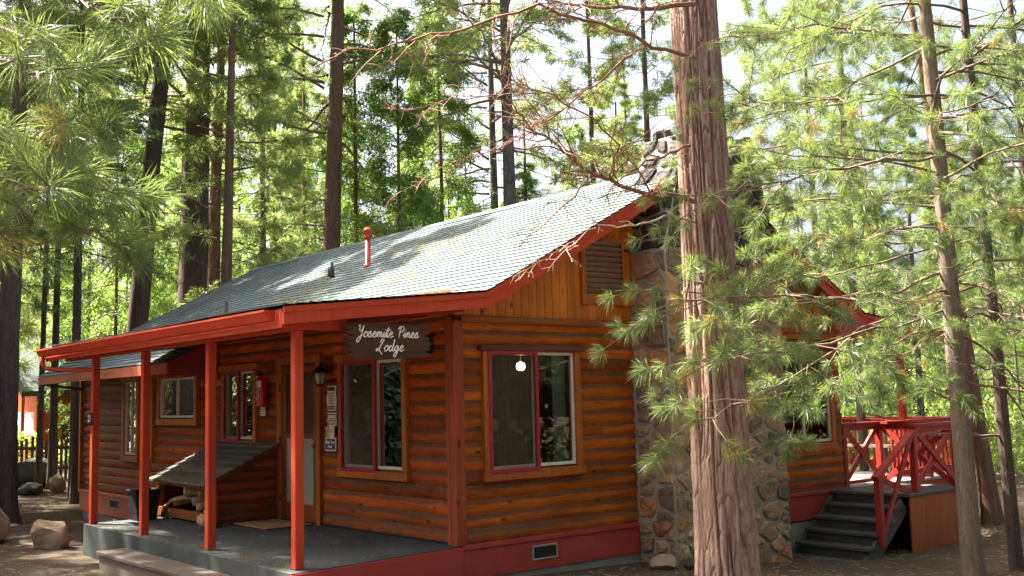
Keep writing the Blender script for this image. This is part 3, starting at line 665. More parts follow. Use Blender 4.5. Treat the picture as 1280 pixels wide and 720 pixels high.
chim = m.build('chimney', MORTAR, cabin)
m = MB()
stones(m, cx1-cx0, CZ1-CZ0, lambda u, v, d: Vector((cx0+u, CY-d, CZ0+v)), 3, .25)
stones(m, -CY-.04, CZ1-CZ0, lambda u, v, d: Vector((cx0-d, -.04-u, CZ0+v)), 5, .26)
stones(m, -CY-.04, CZ1-CZ0, lambda u, v, d: Vector((cx1+d, CY+u, CZ0+v)), 6)
hh = CZ2-CZ1
def tap(u, v): f = v/hh; return cx0+(tx0-cx0)*f + (u/(cx1-cx0))*((cx1-cx0)+((tx1-tx0)-(cx1-cx0))*f)
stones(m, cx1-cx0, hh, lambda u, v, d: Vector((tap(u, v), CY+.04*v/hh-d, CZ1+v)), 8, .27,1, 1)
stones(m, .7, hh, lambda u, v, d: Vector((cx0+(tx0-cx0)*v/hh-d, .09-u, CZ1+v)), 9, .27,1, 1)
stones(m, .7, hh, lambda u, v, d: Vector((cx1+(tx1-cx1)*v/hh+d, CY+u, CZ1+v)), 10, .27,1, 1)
m.build('stonework', [STONE, SHADED_STONE], chim)
m = MB()
for k in range(16):
    x_ = tx0+.06+(k % 8)*.18; y_ = CY+.12+(k//8)*.42; a_ = rnd.uniform(.07, .12); h_ = rnd.uniform(.05, .16)
    m.add([(x_+a_*1.1*math.cos(t)*rnd.uniform(.8, 1.2), y_+a_*math.sin(t)*rnd.uniform(.8, 1.2), CZ2-.05) for t in np.linspace(0, 5.4, 7)]+[(x_+a_*.75*math.cos(t), y_+a_*.7*math.sin(t), CZ2+h_*rnd.uniform(.7, 1.1)) for t in np.linspace(0, 5.4, 7)], [(j, (j+1) % 7, 7+(j+1) % 7, 7+j) for j in range(7)]+[tuple(range(7, 14))], rnd.random()*.2)
m.build('chimney_crown', SHADED_STONE, chim)
m = MB(); m.prism([(2.7, zl(2.7)-.03), (3.3, zl(3.3)-.03), (3.34, zl(3.3)+.05), (2.72, zl(2.7)+.03)], 1, -.5, -.46); m.build('flashing', SCREENRED, chim)
# ------------------------------------------------------------------ side deck with stairs
DZ = .10; DX0, DX1, DY0, DY1 = 7.2, 10.8, -.1, 6.0
deck = thing('side_deck', 'red railed wooden deck with stairs and X braced landing beside the cabin', 'deck', loc=(0, 0, 0))
m = MB()
for k in range(26): m.box((DX0, DY0+k*.235, DZ-.04), (DX1, DY0+k*.235+.229, DZ))
m.build('deck_floor', simple('deck_boards', (.30, .27, .24), (.42, .39, .35), 3, .7, (1, 6, 1)), deck)
m = MB(); m.box((8.3, DY0+.02, -1.0), (DX1, DY0+.05, DZ-.05)); m.build('deck_skirt', PLY, deck); m = MB(); m.box((DX1-.05, DY0+.06, -1.2), (DX1-.02, DY1, DZ-.05)); m.build('deck_skirt', PLY, deck)
LX0, LX1, LY0 = 6.72, 8.27, -1.30
m = MB()
for k in range(6): m.box((LX0-.03, LY0-.02+k*.215, DZ-.045), (LX1+.02, LY0-.02+k*.215+.21, DZ-.004), bev=.004)
m.build('landing_floor', STAIRW, deck)
m = MB()
for k in range(4):
    w_ = (LX1-LX0)/4; m.box((LX0+k*w_+.001, LY0, -.95), (LX0+(k+1)*w_-.001, LY0+.025, DZ-.047), bev=.002)
m.box((LX1-.03, LY0+.026, -.95), (LX1, -.12, DZ-.047)); m.build('landing_side_panel', PLY, deck)
RISER = simple('dark_riser', (.05, .05, .045), (.09, .09, .08), 4, .8)
for k in range(5):
    z = DZ-.158*(k+1); x1 = LX0-.24*k; m = MB(); m.box((x1-.28, -1.22, z-.045), (x1+.02, -.10, z), bev=.006); m.build('stair_tread', STAIRW, deck)
    m = MB(); m.box((x1, -1.17, z+.002), (x1+.02, -.12, z+.156 if k else z+.11)); m.build('stair_riser', RISER, deck)
m = MB(); m.bar((LX0, -1.19, DZ-.16), (5.62, -1.19, -.88), .04, .22); m.build('stair_stringer', STAIRW, deck); m = MB(); m.bar((LX0, -.1, DZ-.16), (5.62, -.1, -.88), .04, .22); m.build('stair_stringer', STAIRW, deck)
def post(p, z0, z1, w=.09): 
    b = MB(); b.box((p[0]-w/2, p[1]-w/2, z0), (p[0]+w/2, p[1]+w/2, z1), bev=.006); b.build('railing_post', REDDECK, deck)
RT = 1.02
def xpanel(p, q, z0=DZ+.03, z1=RT-.05):
    p, q = Vector((*p, 0)), Vector((*q, 0)); d = (q-p).normalized(); nrm = Vector((-d.y, d.x, 0))
    b = MB(); b.bar(p+nrm*.02+Vector((0, 0, z0)), q+nrm*.02+Vector((0, 0, z1)), .035, .085); b.bar(p-nrm*.02+Vector((0, 0, z1)), q-nrm*.02+Vector((0, 0, z0)), .035, .085)
    b.build('cross_brace', REDDECK, deck)
    b = MB(); b.bar(p-d*.06+Vector((0, 0, RT)), q+d*.06+Vector((0, 0, RT)), .13, .04); b.bar(p+Vector((0, 0, RT-.06)), q+Vector((0, 0, RT-.06)), .035, .08); b.build('top_rail', REDDECK, deck)
A0, A1, B0, B1 = (7.27, .06), (8.25, .06), (7.05, -1.2), (8.22, -1.2)
for p in (A0, A1, B0, B1): post(p, DZ, RT-.02)
xpanel(A0, A1); xpanel(B0, B1); xpanel((8.235, .0), (8.235, -1.15))
m = MB(); m.bar((7.3, .06, DZ+.05), (8.2, .06, DZ+.05), .035, .05); m.build('bottom_rail', REDDECK, deck)
post((6.08, -1.22), -.55, .42)
m = MB(); m.bar((7.12, -1.22, RT-.02), (5.98, -1.24, .36), .10, .045); m.build('hand_rail', REDDECK, deck)
m = MB(); m.bar((7.0, -1.2, DZ-.02), (6.08, -1.2, .36), .03, .075); m.build('cross_brace', REDDECK, deck); m = MB(); m.bar((6.98, -1.23, RT-.1), (6.1, -1.23, -.45), .03, .075); m.build('cross_brace', REDDECK, deck)
def balustrade(p, q):
    p, q = Vector((*p, 0)), Vector((*q, 0)); L_ = (q-p).length; d = (q-p)/L_; nrm = Vector((-d.y, d.x, 0))
    b = MB(); b.bar(p+Vector((0, 0, RT)), q+Vector((0, 0, RT)), .14, .04); b.bar(p+Vector((0, 0, RT-.075)), q+Vector((0, 0, RT-.075)), .035, .1); b.bar(p+Vector((0, 0, DZ+.12)), q+Vector((0, 0, DZ+.12)), .035, .085)
    rail = b.build('railing', REDDECK, deck); n = int(L_/.125); first = None
    for k in range(n):
        c = p+d*(L_*(k+.5)/n) + nrm*.03
        if first is None:
            b = MB(); b.box((-.018, -.018, DZ+.07), (.018, .018, RT-.02), bev=.003); first = b.build('baluster', REDDECK, rail); o = first
        else: o = first.copy(); COL.objects.link(o)
        o.parent = rail; o.location = c; o.rotation_euler.z = math.atan2(d.y, d.x)
balustrade((8.4, -.06), (DX1, -.06)); balustrade((DX1-.05, .0), (DX1-.05, DY1))
post((DX1-.05, -.06), DZ-.6, RT+.03); post((9.55, -.02), DZ, RT-.03)
m = MB(); m.box((9.35, .25, DZ), (9.45, .35, 2.24), bev=.006); m.build('roof_post', REDDECK, deck)
bench = thing('deck_bench', 'pale plank bench on the deck seen through the red balusters', 'bench', loc=(0, 0, 0))
m = MB()
for k in range(3): m.box((9.9+k*.13, .9, DZ+.43), (10.02+k*.13, 2.9, DZ+.47), bev=.004)
m.build('seat', simple('bench_plank', (.5, .44, .36), (.62, .56, .47), 5, .6, (8, 1, 1)), bench)
for y in (1.0, 2.7):
    m = MB(); m.box((9.95, y, DZ), (10.02, y+.07, DZ+.43)); m.build('leg', STAIRW, bench); m = MB(); m.box((10.2, y, DZ), (10.27, y+.07, DZ+.43)); m.build('leg', STAIRW, bench)

# ------------------------------------------------------------------ things on and by the porch
step = MB(); step.box((-2.45, .2, -.20), (-2.09, 3.95, -.155), bev=.006); sobj = thing('porch_step', 'long brown plank step in front of the dark porch slab', 'step')
step.build('tread', STEPW, sobj); m = MB(); m.box((-2.42, .25, -.6), (-2.39, 3.9, -.202)); m.box((-2.41, 3.87, -.6), (-2.1, 3.9, -.202)); m.build('riser', STEPW, sobj)
# hanging name board
SG = thing('hanging_sign', 'dark brown wooden name board with white cursive lettering hanging from the eave', 'sign', loc=(-1.07, -.36, 2.125))
sx0, sx1, sz0, sz1 = -.51, .51, -.165, .165; pts = []
teeth = 6
pts += [(sx0+.11, sz0-.005), (0, sz0-.012), (sx1-.09, sz0+.005)]
for k in range(teeth):
    za = sz0+(sz1-sz0)*k/teeth; zb = sz0+(sz1-sz0)*(k+1)/teeth; pts += [(sx1-.085+rnd.uniform(-.01, .01), za+.008), (sx1+rnd.uniform(-.02, .02), .5*(za+zb))]
pts += [(sx1-.09, sz1-.004), (0, sz1+.006), (sx0+.11, sz1+.004)]
for k in range(teeth):
    za = sz1-(sz1-sz0)*k/teeth; zb = sz1-(sz1-sz0)*(k+1)/teeth; pts += [(sx0+.10+rnd.uniform(-.01, .01), za-.008), (sx0+rnd.uniform(-.02, .02), .5*(za+zb))]
m = MB(); m.prism(pts, 1, -.018, .018); m.build('board', SIGNW, SG)
GL = {
 'Y': [[(.02,.88),(.0,.98),(.08,.98),(.1,.7),(.2,.5),(.36,.58),(.45,.98)],[(.45,.98),(.42,.4),(.36,-.2),(.2,-.48),(.06,-.36),(.15,-.1),(.52,.14)]],
 'o': [[(.36,.40),(.16,.44),(.03,.2),(.12,.0),(.30,.03),(.38,.24),(.31,.42),(.52,.36)]],
 's': [[(-.04,.1),(.2,.48),(.22,.3),(.34,.12),(.2,-.02),(.04,.06),(.28,.0),(.46,.12)]],
 'e': [[(-.06,.1),(.2,.24),(.29,.38),(.17,.47),(.05,.26),(.1,.04),(.26,-.02),(.44,.12)]],
 'm': [[(-.06,.1),(.08,.44),(.1,.2),(.1,.0)],[(.1,.2),(.2,.45),(.29,.36),(.29,.0)],[(.29,.2),(.39,.45),(.48,.36),(.48,.08),(.56,.0),(.68,.12)]],
 'n': [[(-.06,.1),(.08,.44),(.1,.2),(.1,.0)],[(.1,.2),(.22,.45),(.32,.36),(.32,.08),(.4,.0),(.52,.12)]],
 'i': [[(-.04,.1),(.1,.42),(.1,.08),(.18,.0),(.3,.12)],[(.13,.62),(.16,.65)]],
 't': [[(-.04,.1),(.13,.85),(.11,.1),(.2,.0),(.32,.12)],[(-.06,.58),(.36,.66)]],
 'P': [[(.16,.0),(.12,.5),(.14,.93)],[(-.1,.72),(.06,.93),(.36,.96),(.48,.74),(.34,.5),(.13,.46)]],
 'L': [[(.2,.72),(.3,.96),(.5,.92),(.42,.72),(.3,.45),(.2,.12),(.06,.0),(-.06,.08),(.06,.18),(.3,.02),(.5,-.2),(.62,-.3)]],
 'd': [[(.34,.36),(.16,.43),(.03,.2),(.12,.0),(.28,.06),(.37,.4),(.4,.98)],[(.4,.98),(.37,.12),(.45,.0),(.57,.12)]],
 'g': [[(.34,.38),(.16,.43),(.03,.2),(.12,.02),(.28,.08),(.37,.42)],[(.37,.42),(.35,-.2),(.2,-.5),(.08,-.32),(.25,-.06),(.58,.14)]]}
WID = {'Y': .62, 'o': .46, 's': .44, 'e': .42, 'm': .68, 'n': .5, 'i': .3, 't': .34, 'P': .58, 'L': .72, 'd': .54, 'g': .54, ' ': .5}
def cat(pts_, n=6):
    if len(pts_) < 3: return pts_
    P = [pts_[0]]+list(pts_)+[pts_[-1]]; out = []
    for k in range(1, len(P)-2):
        p0, p1, p2, p3 = P[k-1], P[k], P[k+1], P[k+2]
        for j in range(n):
            t = j/n; out.append(tuple(.5*((2*b)+(-a+c)*t+(2*a-5*b+4*c-d)*t*t+(-a+3*b-3*c+d)*t**3) for a, b, c, d in zip(p0, p1, p2, p3)))
    out.append(P[-2]); return out
def write(mb, text, x, z, size, r_, y):
    for ch in text:
        for s_ in GL.get(ch, []):
            q = [(x+(px_+.28*pz_)*size, z+pz_*size) for px_, pz_ in cat(s_)]
            mb.tube([(a, y, b) for a, b in q], r_, 6)
        x += WID[ch]*size
    return x
m = MB(); w1 = sum(WID[c] for c in 'Yosemite Pines'); s1 = .73/w1*1.0
write(m, 'Yosemite Pines', -.37, .035, s1*.98, .0068, -.021); write(m, 'Lodge', -.15, -.10, s1*1.02, .0068, -.021); m.build('lettering', WHITE, SG)
for dx in (-.30, .26):
    m = MB()
    for k in range(5): m.tube([(dx+(.006 if k % 2 else -.006), 0, .17+k*.016), (dx+(-.006 if k % 2 else .006), 0, .19+k*.016)], .004, 6)
    m.tube([(dx, 0, .165), (dx, 0, .26)], .0025, 6); m.build('chain', GALV, SG)
# wall lantern
LN = thing('wall_lantern', 'black carriage lantern with cream glass on the log wall by the door', 'lantern', loc=(0, 2.62, 1.92))
m = MB(); m.box((-.05, -.05, -.02), (-.03, .05, .1), bev=.008); m.tube([(-.05, 0, .04), (-.1, 0, .11), (-.15, 0, .10), (-.16, 0, .05)], .014, 8)
m.lathe([(.02, .075), (.06, .045), (.105, .0), (.1, -.012)], (-.16, 0, 0), 6); m.lathe([(.0, .13), (.015, .11), (.012, .09), (.03, .075)], (-.16, 0, 0), 8)
for k in range(6):
    a = k*math.pi/3; m.tube([(-.16+.09*math.cos(a), .09*math.sin(a), -.01), (-.16+.06*math.cos(a), .06*math.sin(a), -.15)], .006, 5)
m.lathe([(.065, -.15), (.07, -.165), (.03, -.18)], (-.16, 0, 0), 6); m.build('lantern_frame', BLACK, LN)
m = MB(); m.lathe([(.083, -.012), (.056, -.15)], (-.16, 0, 0), 6); m.build('glass', simple('frosted_glass', (.42, .40, .28), (.5, .48, .36), 9, .25, bmp=0), LN)
L2 = thing('small_lantern', 'small dark lamp with green glass on the log wall right of the name board', 'lantern', loc=(0, .40, 2.14))
m = MB(); m.box((-.06, -.05, -.09), (-.035, .05, .1), bev=.006); m.box((-.14, -.05, .075), (-.06, .05, .1), bev=.005); m.box((-.14, -.05, -.09), (-.06, .05, -.07), bev=.005)
for y in (-.045, .04):
    for x in (-.138, -.068): m.box((x, y, -.07), (x+.007, y+.007, .075))
m.build('lantern_frame', BLACK, L2); m = MB(); m.box((-.13, -.038, -.07), (-.065, .038, .075), bev=.004); m.build('glass', GREENGL, L2)
# notices
def notice(name, label, y, z, w_, h_, bars, tilt=0.0, cat_='notice', border=()):
    t = thing(name, label, cat_, loc=(-.055, y, z)); t.rotation_euler.x = tilt; m = MB(); n = 10; vs = []
    for k in range(n+1):
        zz = -h_/2+h_*k/n
        for s_ in (-1, 1): vs.append((-.004+.006*math.sin(k*.8+s_), s_*w_/2+.004*math.sin(k*.7), zz))
    m.add(vs, [(2*k, 2*k+1, 2*k+3, 2*k+2) for k in range(n)])
    for (zc, ww, hh_) in bars:
        k = 0; x = -ww/2*w_
        while x < ww/2*w_-.004:
            l_ = rnd.uniform(.012, .032); m.box((-.0135, -(x+l_) if False else x, zc*h_-hh_/2), (-.0115, min(x+l_, ww/2*w_), zc*h_+hh_/2), mi=1); x += l_+.006
    for bz0, bz1 in border:
        for s_ in (-1, 1): m.box((-.0135, s_*.09-.004, bz0), (-.0115, s_*.09+.004, bz1), mi=1)
    m.build('sheet', [PAPER, INK], t); return t
notice('paper_notice', 'tall cream paper notice with lines of print beside the door', 2.51, 1.59, .23, .31, [(.40, .75, .028), (.33, .7, .02), (.2, .7, .008), (.13, .55, .008), (.06, .6, .008), (-.01, .45, .008), (-.08, .55, .008), (-.15, .5, .008), (-.22, .4, .008), (-.34, .75, .018), (-.42, .75, .016)])
t = notice('paper_notice', 'small square cream notice with dark border below the tall paper', 2.51, 1.33, .23, .165, [(.36, .8, .012), (-.36, .8, .012), (.05, .3, .012), (-.12, .55, .012)], border=((-.055, .055),))
notice('inspection_card', 'small pale card hanging on the logs under the fire extinguisher', 4.40, 1.44, .16, .13, [(.2, .6, .008), (0, .5, .006), (-.2, .6, .008)], cat_='card')
def textobj(name, s_, size, mat, parent, loc, rot):
    c = bpy.data.curves.new(name, 'FONT'); c.body = s_; c.size = size; c.align_x = 'CENTER'; c.align_y = 'CENTER'; c.extrude = .001; c.offset = .0012
    o = bpy.data.objects.new(name, c); COL.objects.link(o); o.data.materials.append(mat); o.parent = parent; o.location = loc; o.rotation_euler = rot
    dg = bpy.context.evaluated_depsgraph_get(); me = bpy.data.meshes.new_from_object(o.evaluated_get(dg)); bpy.data.objects.remove(o)
    q = bpy.data.objects.new(name, me); COL.objects.link(q); q.parent = parent; q.location = loc; q.rotation_euler = rot; return q
PW = thing('dog_plaque', 'blue plaque with cream dog cutouts on top, lowest on the wall by the door', 'plaque', loc=(-.06, 2.53, 1.02))
m = MB(); m.box((-.012, -.135, -.085), (.0, .135, .085), bev=.02); m.build('border', simple('plaque_border', (.7, .68, .6), None, 9, .5), PW)
m = MB(); m.box((-.016, -.115, -.066), (-.0125, .115, .066), bev=.001); m.build('panel', BLUE, PW)
for k, (yc, s_) in enumerate(((.055, 1.0), (-.045, 1.1))):
    m = MB(); body = [(-.045, .08), (.045, .08), (.05, .12), (.04, .15), (.055, .17), (.05, .20), (.028, .19), (.015, .20), (-.015, .20), (-.03, .19), (-.052, .195), (-.055, .17), (-.04, .15), (-.05, .12)]
    m.prism([(yc+a*s_, .08+(b-.08)*s_*1.15) for a, b in body], 0, -.016-.002*k, -.004-.002*k); o = m.build('dog_cutout', [CREAM, simple('dog_tan', (.5, .36, .15), None, 5, .6)][1-k], PW)
    m = MB()
    for a, b in ((-.018, .165), (.018, .165), (0, .145)): m.lathe([(.006, 0), (.006, .002)], (yc+a*s_, .08+(b-.08)*s_*1.15, .016+.002*k), 8)
    v = [(-z_, x_, y_) for x_, y_, z_ in m.v]; m.v = v; m.build('face', INK, o)
textobj('lettering', 'Wipe Your', .05, WHITE, PW, (-.0175, 0, .026), (R(90), 0, R(-90))); textobj('lettering', 'Paws', .05, WHITE, PW, (-.0175, 0, -.028), (R(90), 0, R(-90)))
NB = thing('house_number_sign', 'small dark number plate on the farthest porch post', 'number sign', loc=(-2.0, 5.60, 1.40))
m = MB(); m.box((-.015, -.08, -.08), (-.002, .08, .08), bev=.003); m.build('plate', BLACK, NB)
textobj('numerals', '21', .13, WHITE, NB, (-.017, 0, 0), (R(90), 0, R(-90)))
# carved plaque over the door
CP = thing('carved_plaque', 'round topped carved wooden plaque with gold relief above the door', 'plaque', loc=(-.05, 3.42, 2.20))
pl = [(-.13, 0), (.13, 0), (.14, .1)]+[(.14*math.cos(a), .12+.14*math.sin(a)) for a in np.linspace(0, math.pi, 12)]+[(-.14, .1)]
m = MB(); m.prism(pl, 0, -.03, -.0); m.build('board', TRIM_Z, CP)
m = MB()
for k in range(9): a = k/9*math.pi*2; m.tube([(-.036, .04*math.cos(a), .12+.05*math.sin(a)), (-.04, .085*math.cos(a), .12+.09*math.sin(a))], [.012, .004], 6)
m.tube([(-.036, 0, .02), (-.045, .0, .17)], [.03, .012], 8); m.build('relief', BRASS, CP)
# fire extinguisher
FE = thing('fire_extinguisher', 'red fire extinguisher with white labels hanging on the log wall', 'fire extinguisher', loc=(-.13, 4.30, 1.50))
m = MB(); m.lathe([(.06, 0), (.07, .012), (.073, .03), (.073, .34), (.068, .37), (.05, .4), (.025, .415), (.02, .43)], (0, 0, 0), 28); m.build('cylinder', EXTRED, FE)
m = MB(); m.lathe([(.022, .425), (.022, .46)], (0, 0, 0), 12); m.box((-.06, -.018, .455), (.03, .018, .475), bev=.004); m.bar((-.02, 0, .475), (-.11, 0, .52), .03, .012); m.bar((-.02, 0, .455), (-.1, 0, .44), .03, .012); m.lathe([(.02, 0), (.02, .012)], (.02, -.02, .47), 12); m.build('valve_handle', BLACK, FE)
m = MB(); m.tube([(0, .02, .45), (0, .09, .46), (-.01, .125, .38), (-.01, .135, .28), (-.015, .14, .2), (-.015, .145, .17)], [.011, .011, .011, .011, .011, .018], 8); m.build('hose', BLACK, FE)
def label_arc(a0, a1, z0, z1):
    m = MB(); n = 8; vs = []
    for k in range(n+1):
        a = a0+(a1-a0)*k/n
        for z in (z0, z1): vs.append((.0745*math.cos(a), .0745*math.sin(a), z))
    m.add(vs, [(2*k, 2*k+2, 2*k+3, 2*k+1) for k in range(n)], smooth=True); return m.build('label', PAPER, FE)
label_arc(R(195), R(240), .27, .36); label_arc(R(125), R(180), .17, .36); label_arc(R(130), R(185), .10, .15)
m = MB(); m.box((-.02, .08, .37), (.0, .115, .43), bev=.005); m.build('tag', YELLOW, FE); m = MB(); m.tube([(.0, 0, .47), (.05, 0, .56), (.08, 0, .62)], .003, 5); m.build('hanging_wire', BLACK, FE)
# door mat
dm = MB(); dm.box((-.74, 2.92, .003), (-.12, 3.86, .025), bev=.008); dm_o = tag(dm.build('door_mat', MAT, None), 'brown coir mat lying on the porch slab before the door', 'doormat')
# firewood box
FB = thing('firewood_box', 'log sided wood box with sloping grey board lid on the porch', 'firewood box', loc=(0, 0, 0))
fx, fy0, fy1, fz0, fz1 = -1.02, 3.97, 5.72, .56, 1.0
for y in (fy0, fy1):
    m = MB(); m.box((fx, y-.045, .01), (fx+.09, y+.045, fz0-.01), bev=.006); m.build('corner_post', TRIM_Z, FB)
for y, s_ in ((fy0, 1), (fy1, -1)):
    m = MB(); n = 7
    for k in range(n):
        z = .015+k*.135; xa = fx+.09 if z < fz0-.12 else fx+.09+(z+.12-fz0)/(fz1-fz0)*(-fx-.1)
        if xa > -.2: continue
        vs = []; fs = []; pr = [(0, -.02), (.03, .012), (.07, .02), (.105, .012), (.13, -.02)]
        for X in (xa, -.08): vs += [(X, y-s_*(d), z+a) for a, d in pr]
        m.add(vs, [(j, j+1, 6+j, 5+j) for j in range(4)]+[(0, 1, 2, 3, 4), (9, 8, 7, 6, 5)], None, 0, False)
    m.prism([(fx+.02, .02), (-.08, .02), (-.08, fz1-.03), (fx+.02, fz0-.03)], 1, y-.004, y+.012)
    m.prism([(fx-.03, fz0-.07), (-.07, fz1-.06), (-.07, fz1), (fx-.03, fz0-.01)], 1, y-.04, y+.04)
    m.build('side_wall', logmat('wood_box_logs', (.42, .085, .016), (.2, .035, .008), 0, .015, .135), FB)
m = MB(); m.box((fx+.0, fy0+.05, .03), (fx+.035, fy1-.05, .15), bev=.004); m.build('front_board', TRIM_Y, FB); m = MB(); m.box((fx, fy0+.05, fz0-.11), (fx+.04, fy1-.05, fz0-.012), bev=.015); m.build('front_board', TRIM_Y, FB)
m = MB(); n = 8
for k in range(n):
    a, b = k/n, (k+1)/n+.03; x0_, x1_ = fx-.12+( -fx+.06)*a, fx-.12+(-fx+.06)*min(1, b); zz = lambda x: fz0+.0+(fz1-fz0)*(x-fx)/(-fx-.07)
    up1, up2 = .03, .012
    m.add([(x0_, fy0-.1, zz(x0_)+up1-.02), (x0_, fy1+.1, zz(x0_)+up1-.02), (x1_, fy1+.1, zz(x1_)+up2-.02), (x1_, fy0-.1, zz(x1_)+up2-.02),
           (x0_, fy0-.1, zz(x0_)+up1+.004), (x0_, fy1+.1, zz(x0_)+up1+.004), (x1_, fy1+.1, zz(x1_)+up2), (x1_, fy0-.1, zz(x1_)+up2)], [(3, 2, 1, 0), (4, 5, 6, 7), (0, 1, 5, 4), (1, 2, 6, 5), (2, 3, 7, 6), (3, 0, 4, 7)])
m.build('lid', GREYWOOD, FB); m = MB(); m.box((fx-.01, 4.75, .36), (fx-.002, 4.77, .46)); m.build('latch', VINYL, FB)
first = None
for k in range(9):
    L_ = rnd.uniform(.35, .5); r_ = rnd.uniform(.045, .07)
    if k < 4:
        b = MB(); n = 7; vs = []; 
        b.tube([(-L_/2, 0, 0), (-L_/4, .006, .004), (L_/4, -.004, .0), (L_/2, 0, 0)], [r_*.95, r_, r_*.97, r_*.9], 7); o = b.build('firewood_log', FIREW, None); first = o
    else: o = first.copy(); COL.objects.link(o)
    o.location = (fx+.35+rnd.uniform(-.12, .2), 4.3+.13*k+rnd.uniform(-.03, .03), .16+.1*(k % 3)); o.rotation_euler = (0, rnd.uniform(-.25, .25), rnd.uniform(-.5, .5))
    tag(o, 'split firewood log lying inside the open wood box', 'firewood', 'firewood in the wood box')
b = MB(); b.tube([(fx-.02, 5.5, .03), (fx+.0, 5.42, .16), (fx+.02, 5.25, .25), (fx+.1, 5.05, .29), (fx+.2, 4.9, .27)], [.03, .028, .026, .03, .025], 8); tag(b.build('crooked_branch', FIREW, None), 'pale crooked branch leaning out of the wood box', 'branch')
b = MB(); b.lathe([(.075, 0), (.08, .02), (.08, .3), (.07, .32)], (0, 0, 0), 14); b.v = [(z_-.16, x_, y_) for x_, y_, z_ in b.v]; o = b.build('cut_log', FIREW, None); o.location = (-1.12, 3.86, .085); o.rotation_euler.z = 1.4; tag(o, 'round cut log on the slab at the wood box corner', 'log')
# bin
BN = thing('rubbish_bin', 'black plastic bin at the far end of the porch', 'bin', loc=(-1.3, 5.5, 0)); BN.scale = (.85, .85, .88)
m = MB(); c = [(-.16, -.16), (.16, -.16), (.16, .16), (-.16, .16)]; d = [(-.2, -.2), (.2, -.2), (.2, .2), (-.2, .2)]
m.add([(*p, .004) for p in c]+[(*p, .46) for p in d]+[(p[0]*.93, p[1]*.93, .46) for p in d]+[(p[0]*.95, p[1]*.95, .05) for p in c], [(3, 2, 1, 0), (0, 1, 5, 4), (1, 2, 6, 5), (2, 3, 7, 6), (3, 0, 4, 7), (4, 5, 9, 8), (5, 6, 10, 9), (6, 7, 11, 10), (7, 4, 8, 11), (8, 9, 13, 12), (9, 10, 14, 13), (10, 11, 15, 14), (11, 8, 12, 15)]); m.build('body', BIN, BN)
m = MB(); m.box((-.215, -.215, .44), (.215, -.2, .47), bev=.003); m.box((-.215, .2, .44), (.215, .215, .47), bev=.003); m.box((-.215, -.199, .44), (-.2, .199, .47), bev=.003); m.box((.2, -.199, .44), (.215, .199, .47), bev=.003); m.build('rim', BIN, BN)
# lamp inside the front room
LP = thing('pendant_lamp', 'lit pendant lamp glowing behind the front window', 'lamp', loc=(1.45, .62, 1.9)); LP.scale = (.55, .55, .6)
m = MB(); m.lathe([(.03, .10), (.085, .08), (.095, .02), (.08, -.035), (.05, -.05)], (0, 0, 0), 18); m.build('lamp_shade', LAMPON, LP)
m = MB(); m.tube([(0, 0, .1), (0, 0, .57)], .007, 6); m.lathe([(.035, .1), (.03, .15), (.012, .17)], (0, 0, 0), 14); m.lathe([(.05, -.05), (.06, -.08), (.02, -.10)], (0, 0, 0), 14); m.build('lamp_fitting', BRASS, LP)
pic = thing('framed_picture', 'dark framed picture on the panelled wall behind the front window', 'picture', loc=(1.9, 3.88, 1.5))
m = MB(); m.box((-.2, -.01, -.25), (.2, .015, .25), bev=.01); m.build('frame', DARKTRIM, pic); m = MB(); m.box((-.15, -.014, -.2), (.15, -.011, .2)); m.build('print', simple('dim_print', (.2, .2, .16), (.4, .38, .3), 6, .6), pic)

# ------------------------------------------------------------------ boulders
def boulder(label, loc, size, mat, seed, name='boulder'):
    import bmesh
    bm = bmesh.new(); bmesh.ops.create_icosphere(bm, subdivisions=5, radius=1.0); rs = np.random.default_rng(seed)
    V = np.array([v.co[:] for v in bm.verts])
    for _ in range(12):                                            # knock flats off like a broken stone
        n_ = rs.normal(size=3); n_ /= np.linalg.norm(n_); d_ = rs.uniform(.62, .92); h_ = V@n_-d_; V -= np.outer(np.clip(h_, 0, None)*.85, n_)
    f = (vnoise(V[:, 0]*2.5+seed, V[:, 1]*2.5+V[:, 2]*1.7, seed)-.5)*.18 + (vnoise(V[:, 0]*9+V[:, 2]*5, V[:, 1]*9-V[:, 2]*6, seed+1)-.5)*.05 + (vnoise(V[:, 0]*23+V[:, 2]*15, V[:, 1]*23-V[:, 2]*16, seed+2)-.5)*.025
    V = V*(1+f)[:, None]*np.array(size)
    for v, c in zip(bm.verts, V): v.co = c
    me = bpy.data.meshes.new(name); bm.to_mesh(me); bm.free(); me.materials.append(mat); me.polygons.foreach_set('use_smooth', [True]*len(me.polygons))
    o = bpy.data.objects.new(name, me); COL.objects.link(o); o.location = (loc[0], loc[1], float(gz(loc[0], loc[1]))+size[2]*.62); o.rotation_euler.z = seed; return tag(o, label, 'boulder')
boulder('rounded tan boulder at the left edge of the clearing', (-2.75, 7.95), (.42, .34, .36), ROCK, 1)
boulder('smaller tan boulder between the round boulder and the porch', (-2.16, 6.8), (.35, .25, .26), ROCK, 2)
boulder('large dark mossy boulder in front of the picket fence', (.35, 17.2), (.62, .45, .42), MOSSROCK, 3)
boulder('dark boulder at the foot of the leftmost trunk', (-.5, 16.2), (.36, .3, .24), MOSSROCK, 4)
boulder('pale wedge shaped rock right of the mossy boulder', (.62, 15.9), (.24, .22, .24), ROCK, 5)
boulder('low dark rock before the mossy boulder', (.02, 15.8), (.27, .25, .17), MOSSROCK, 6)
boulder('flat tan stone on the ground at the chimney foot', (2.35, -.75), (.24, .17, .10), ROCK, 7)
boulder('small dark stone beside the chimney foot', (2.62, -1.0), (.15, .12, .09), MOSSROCK, 8)

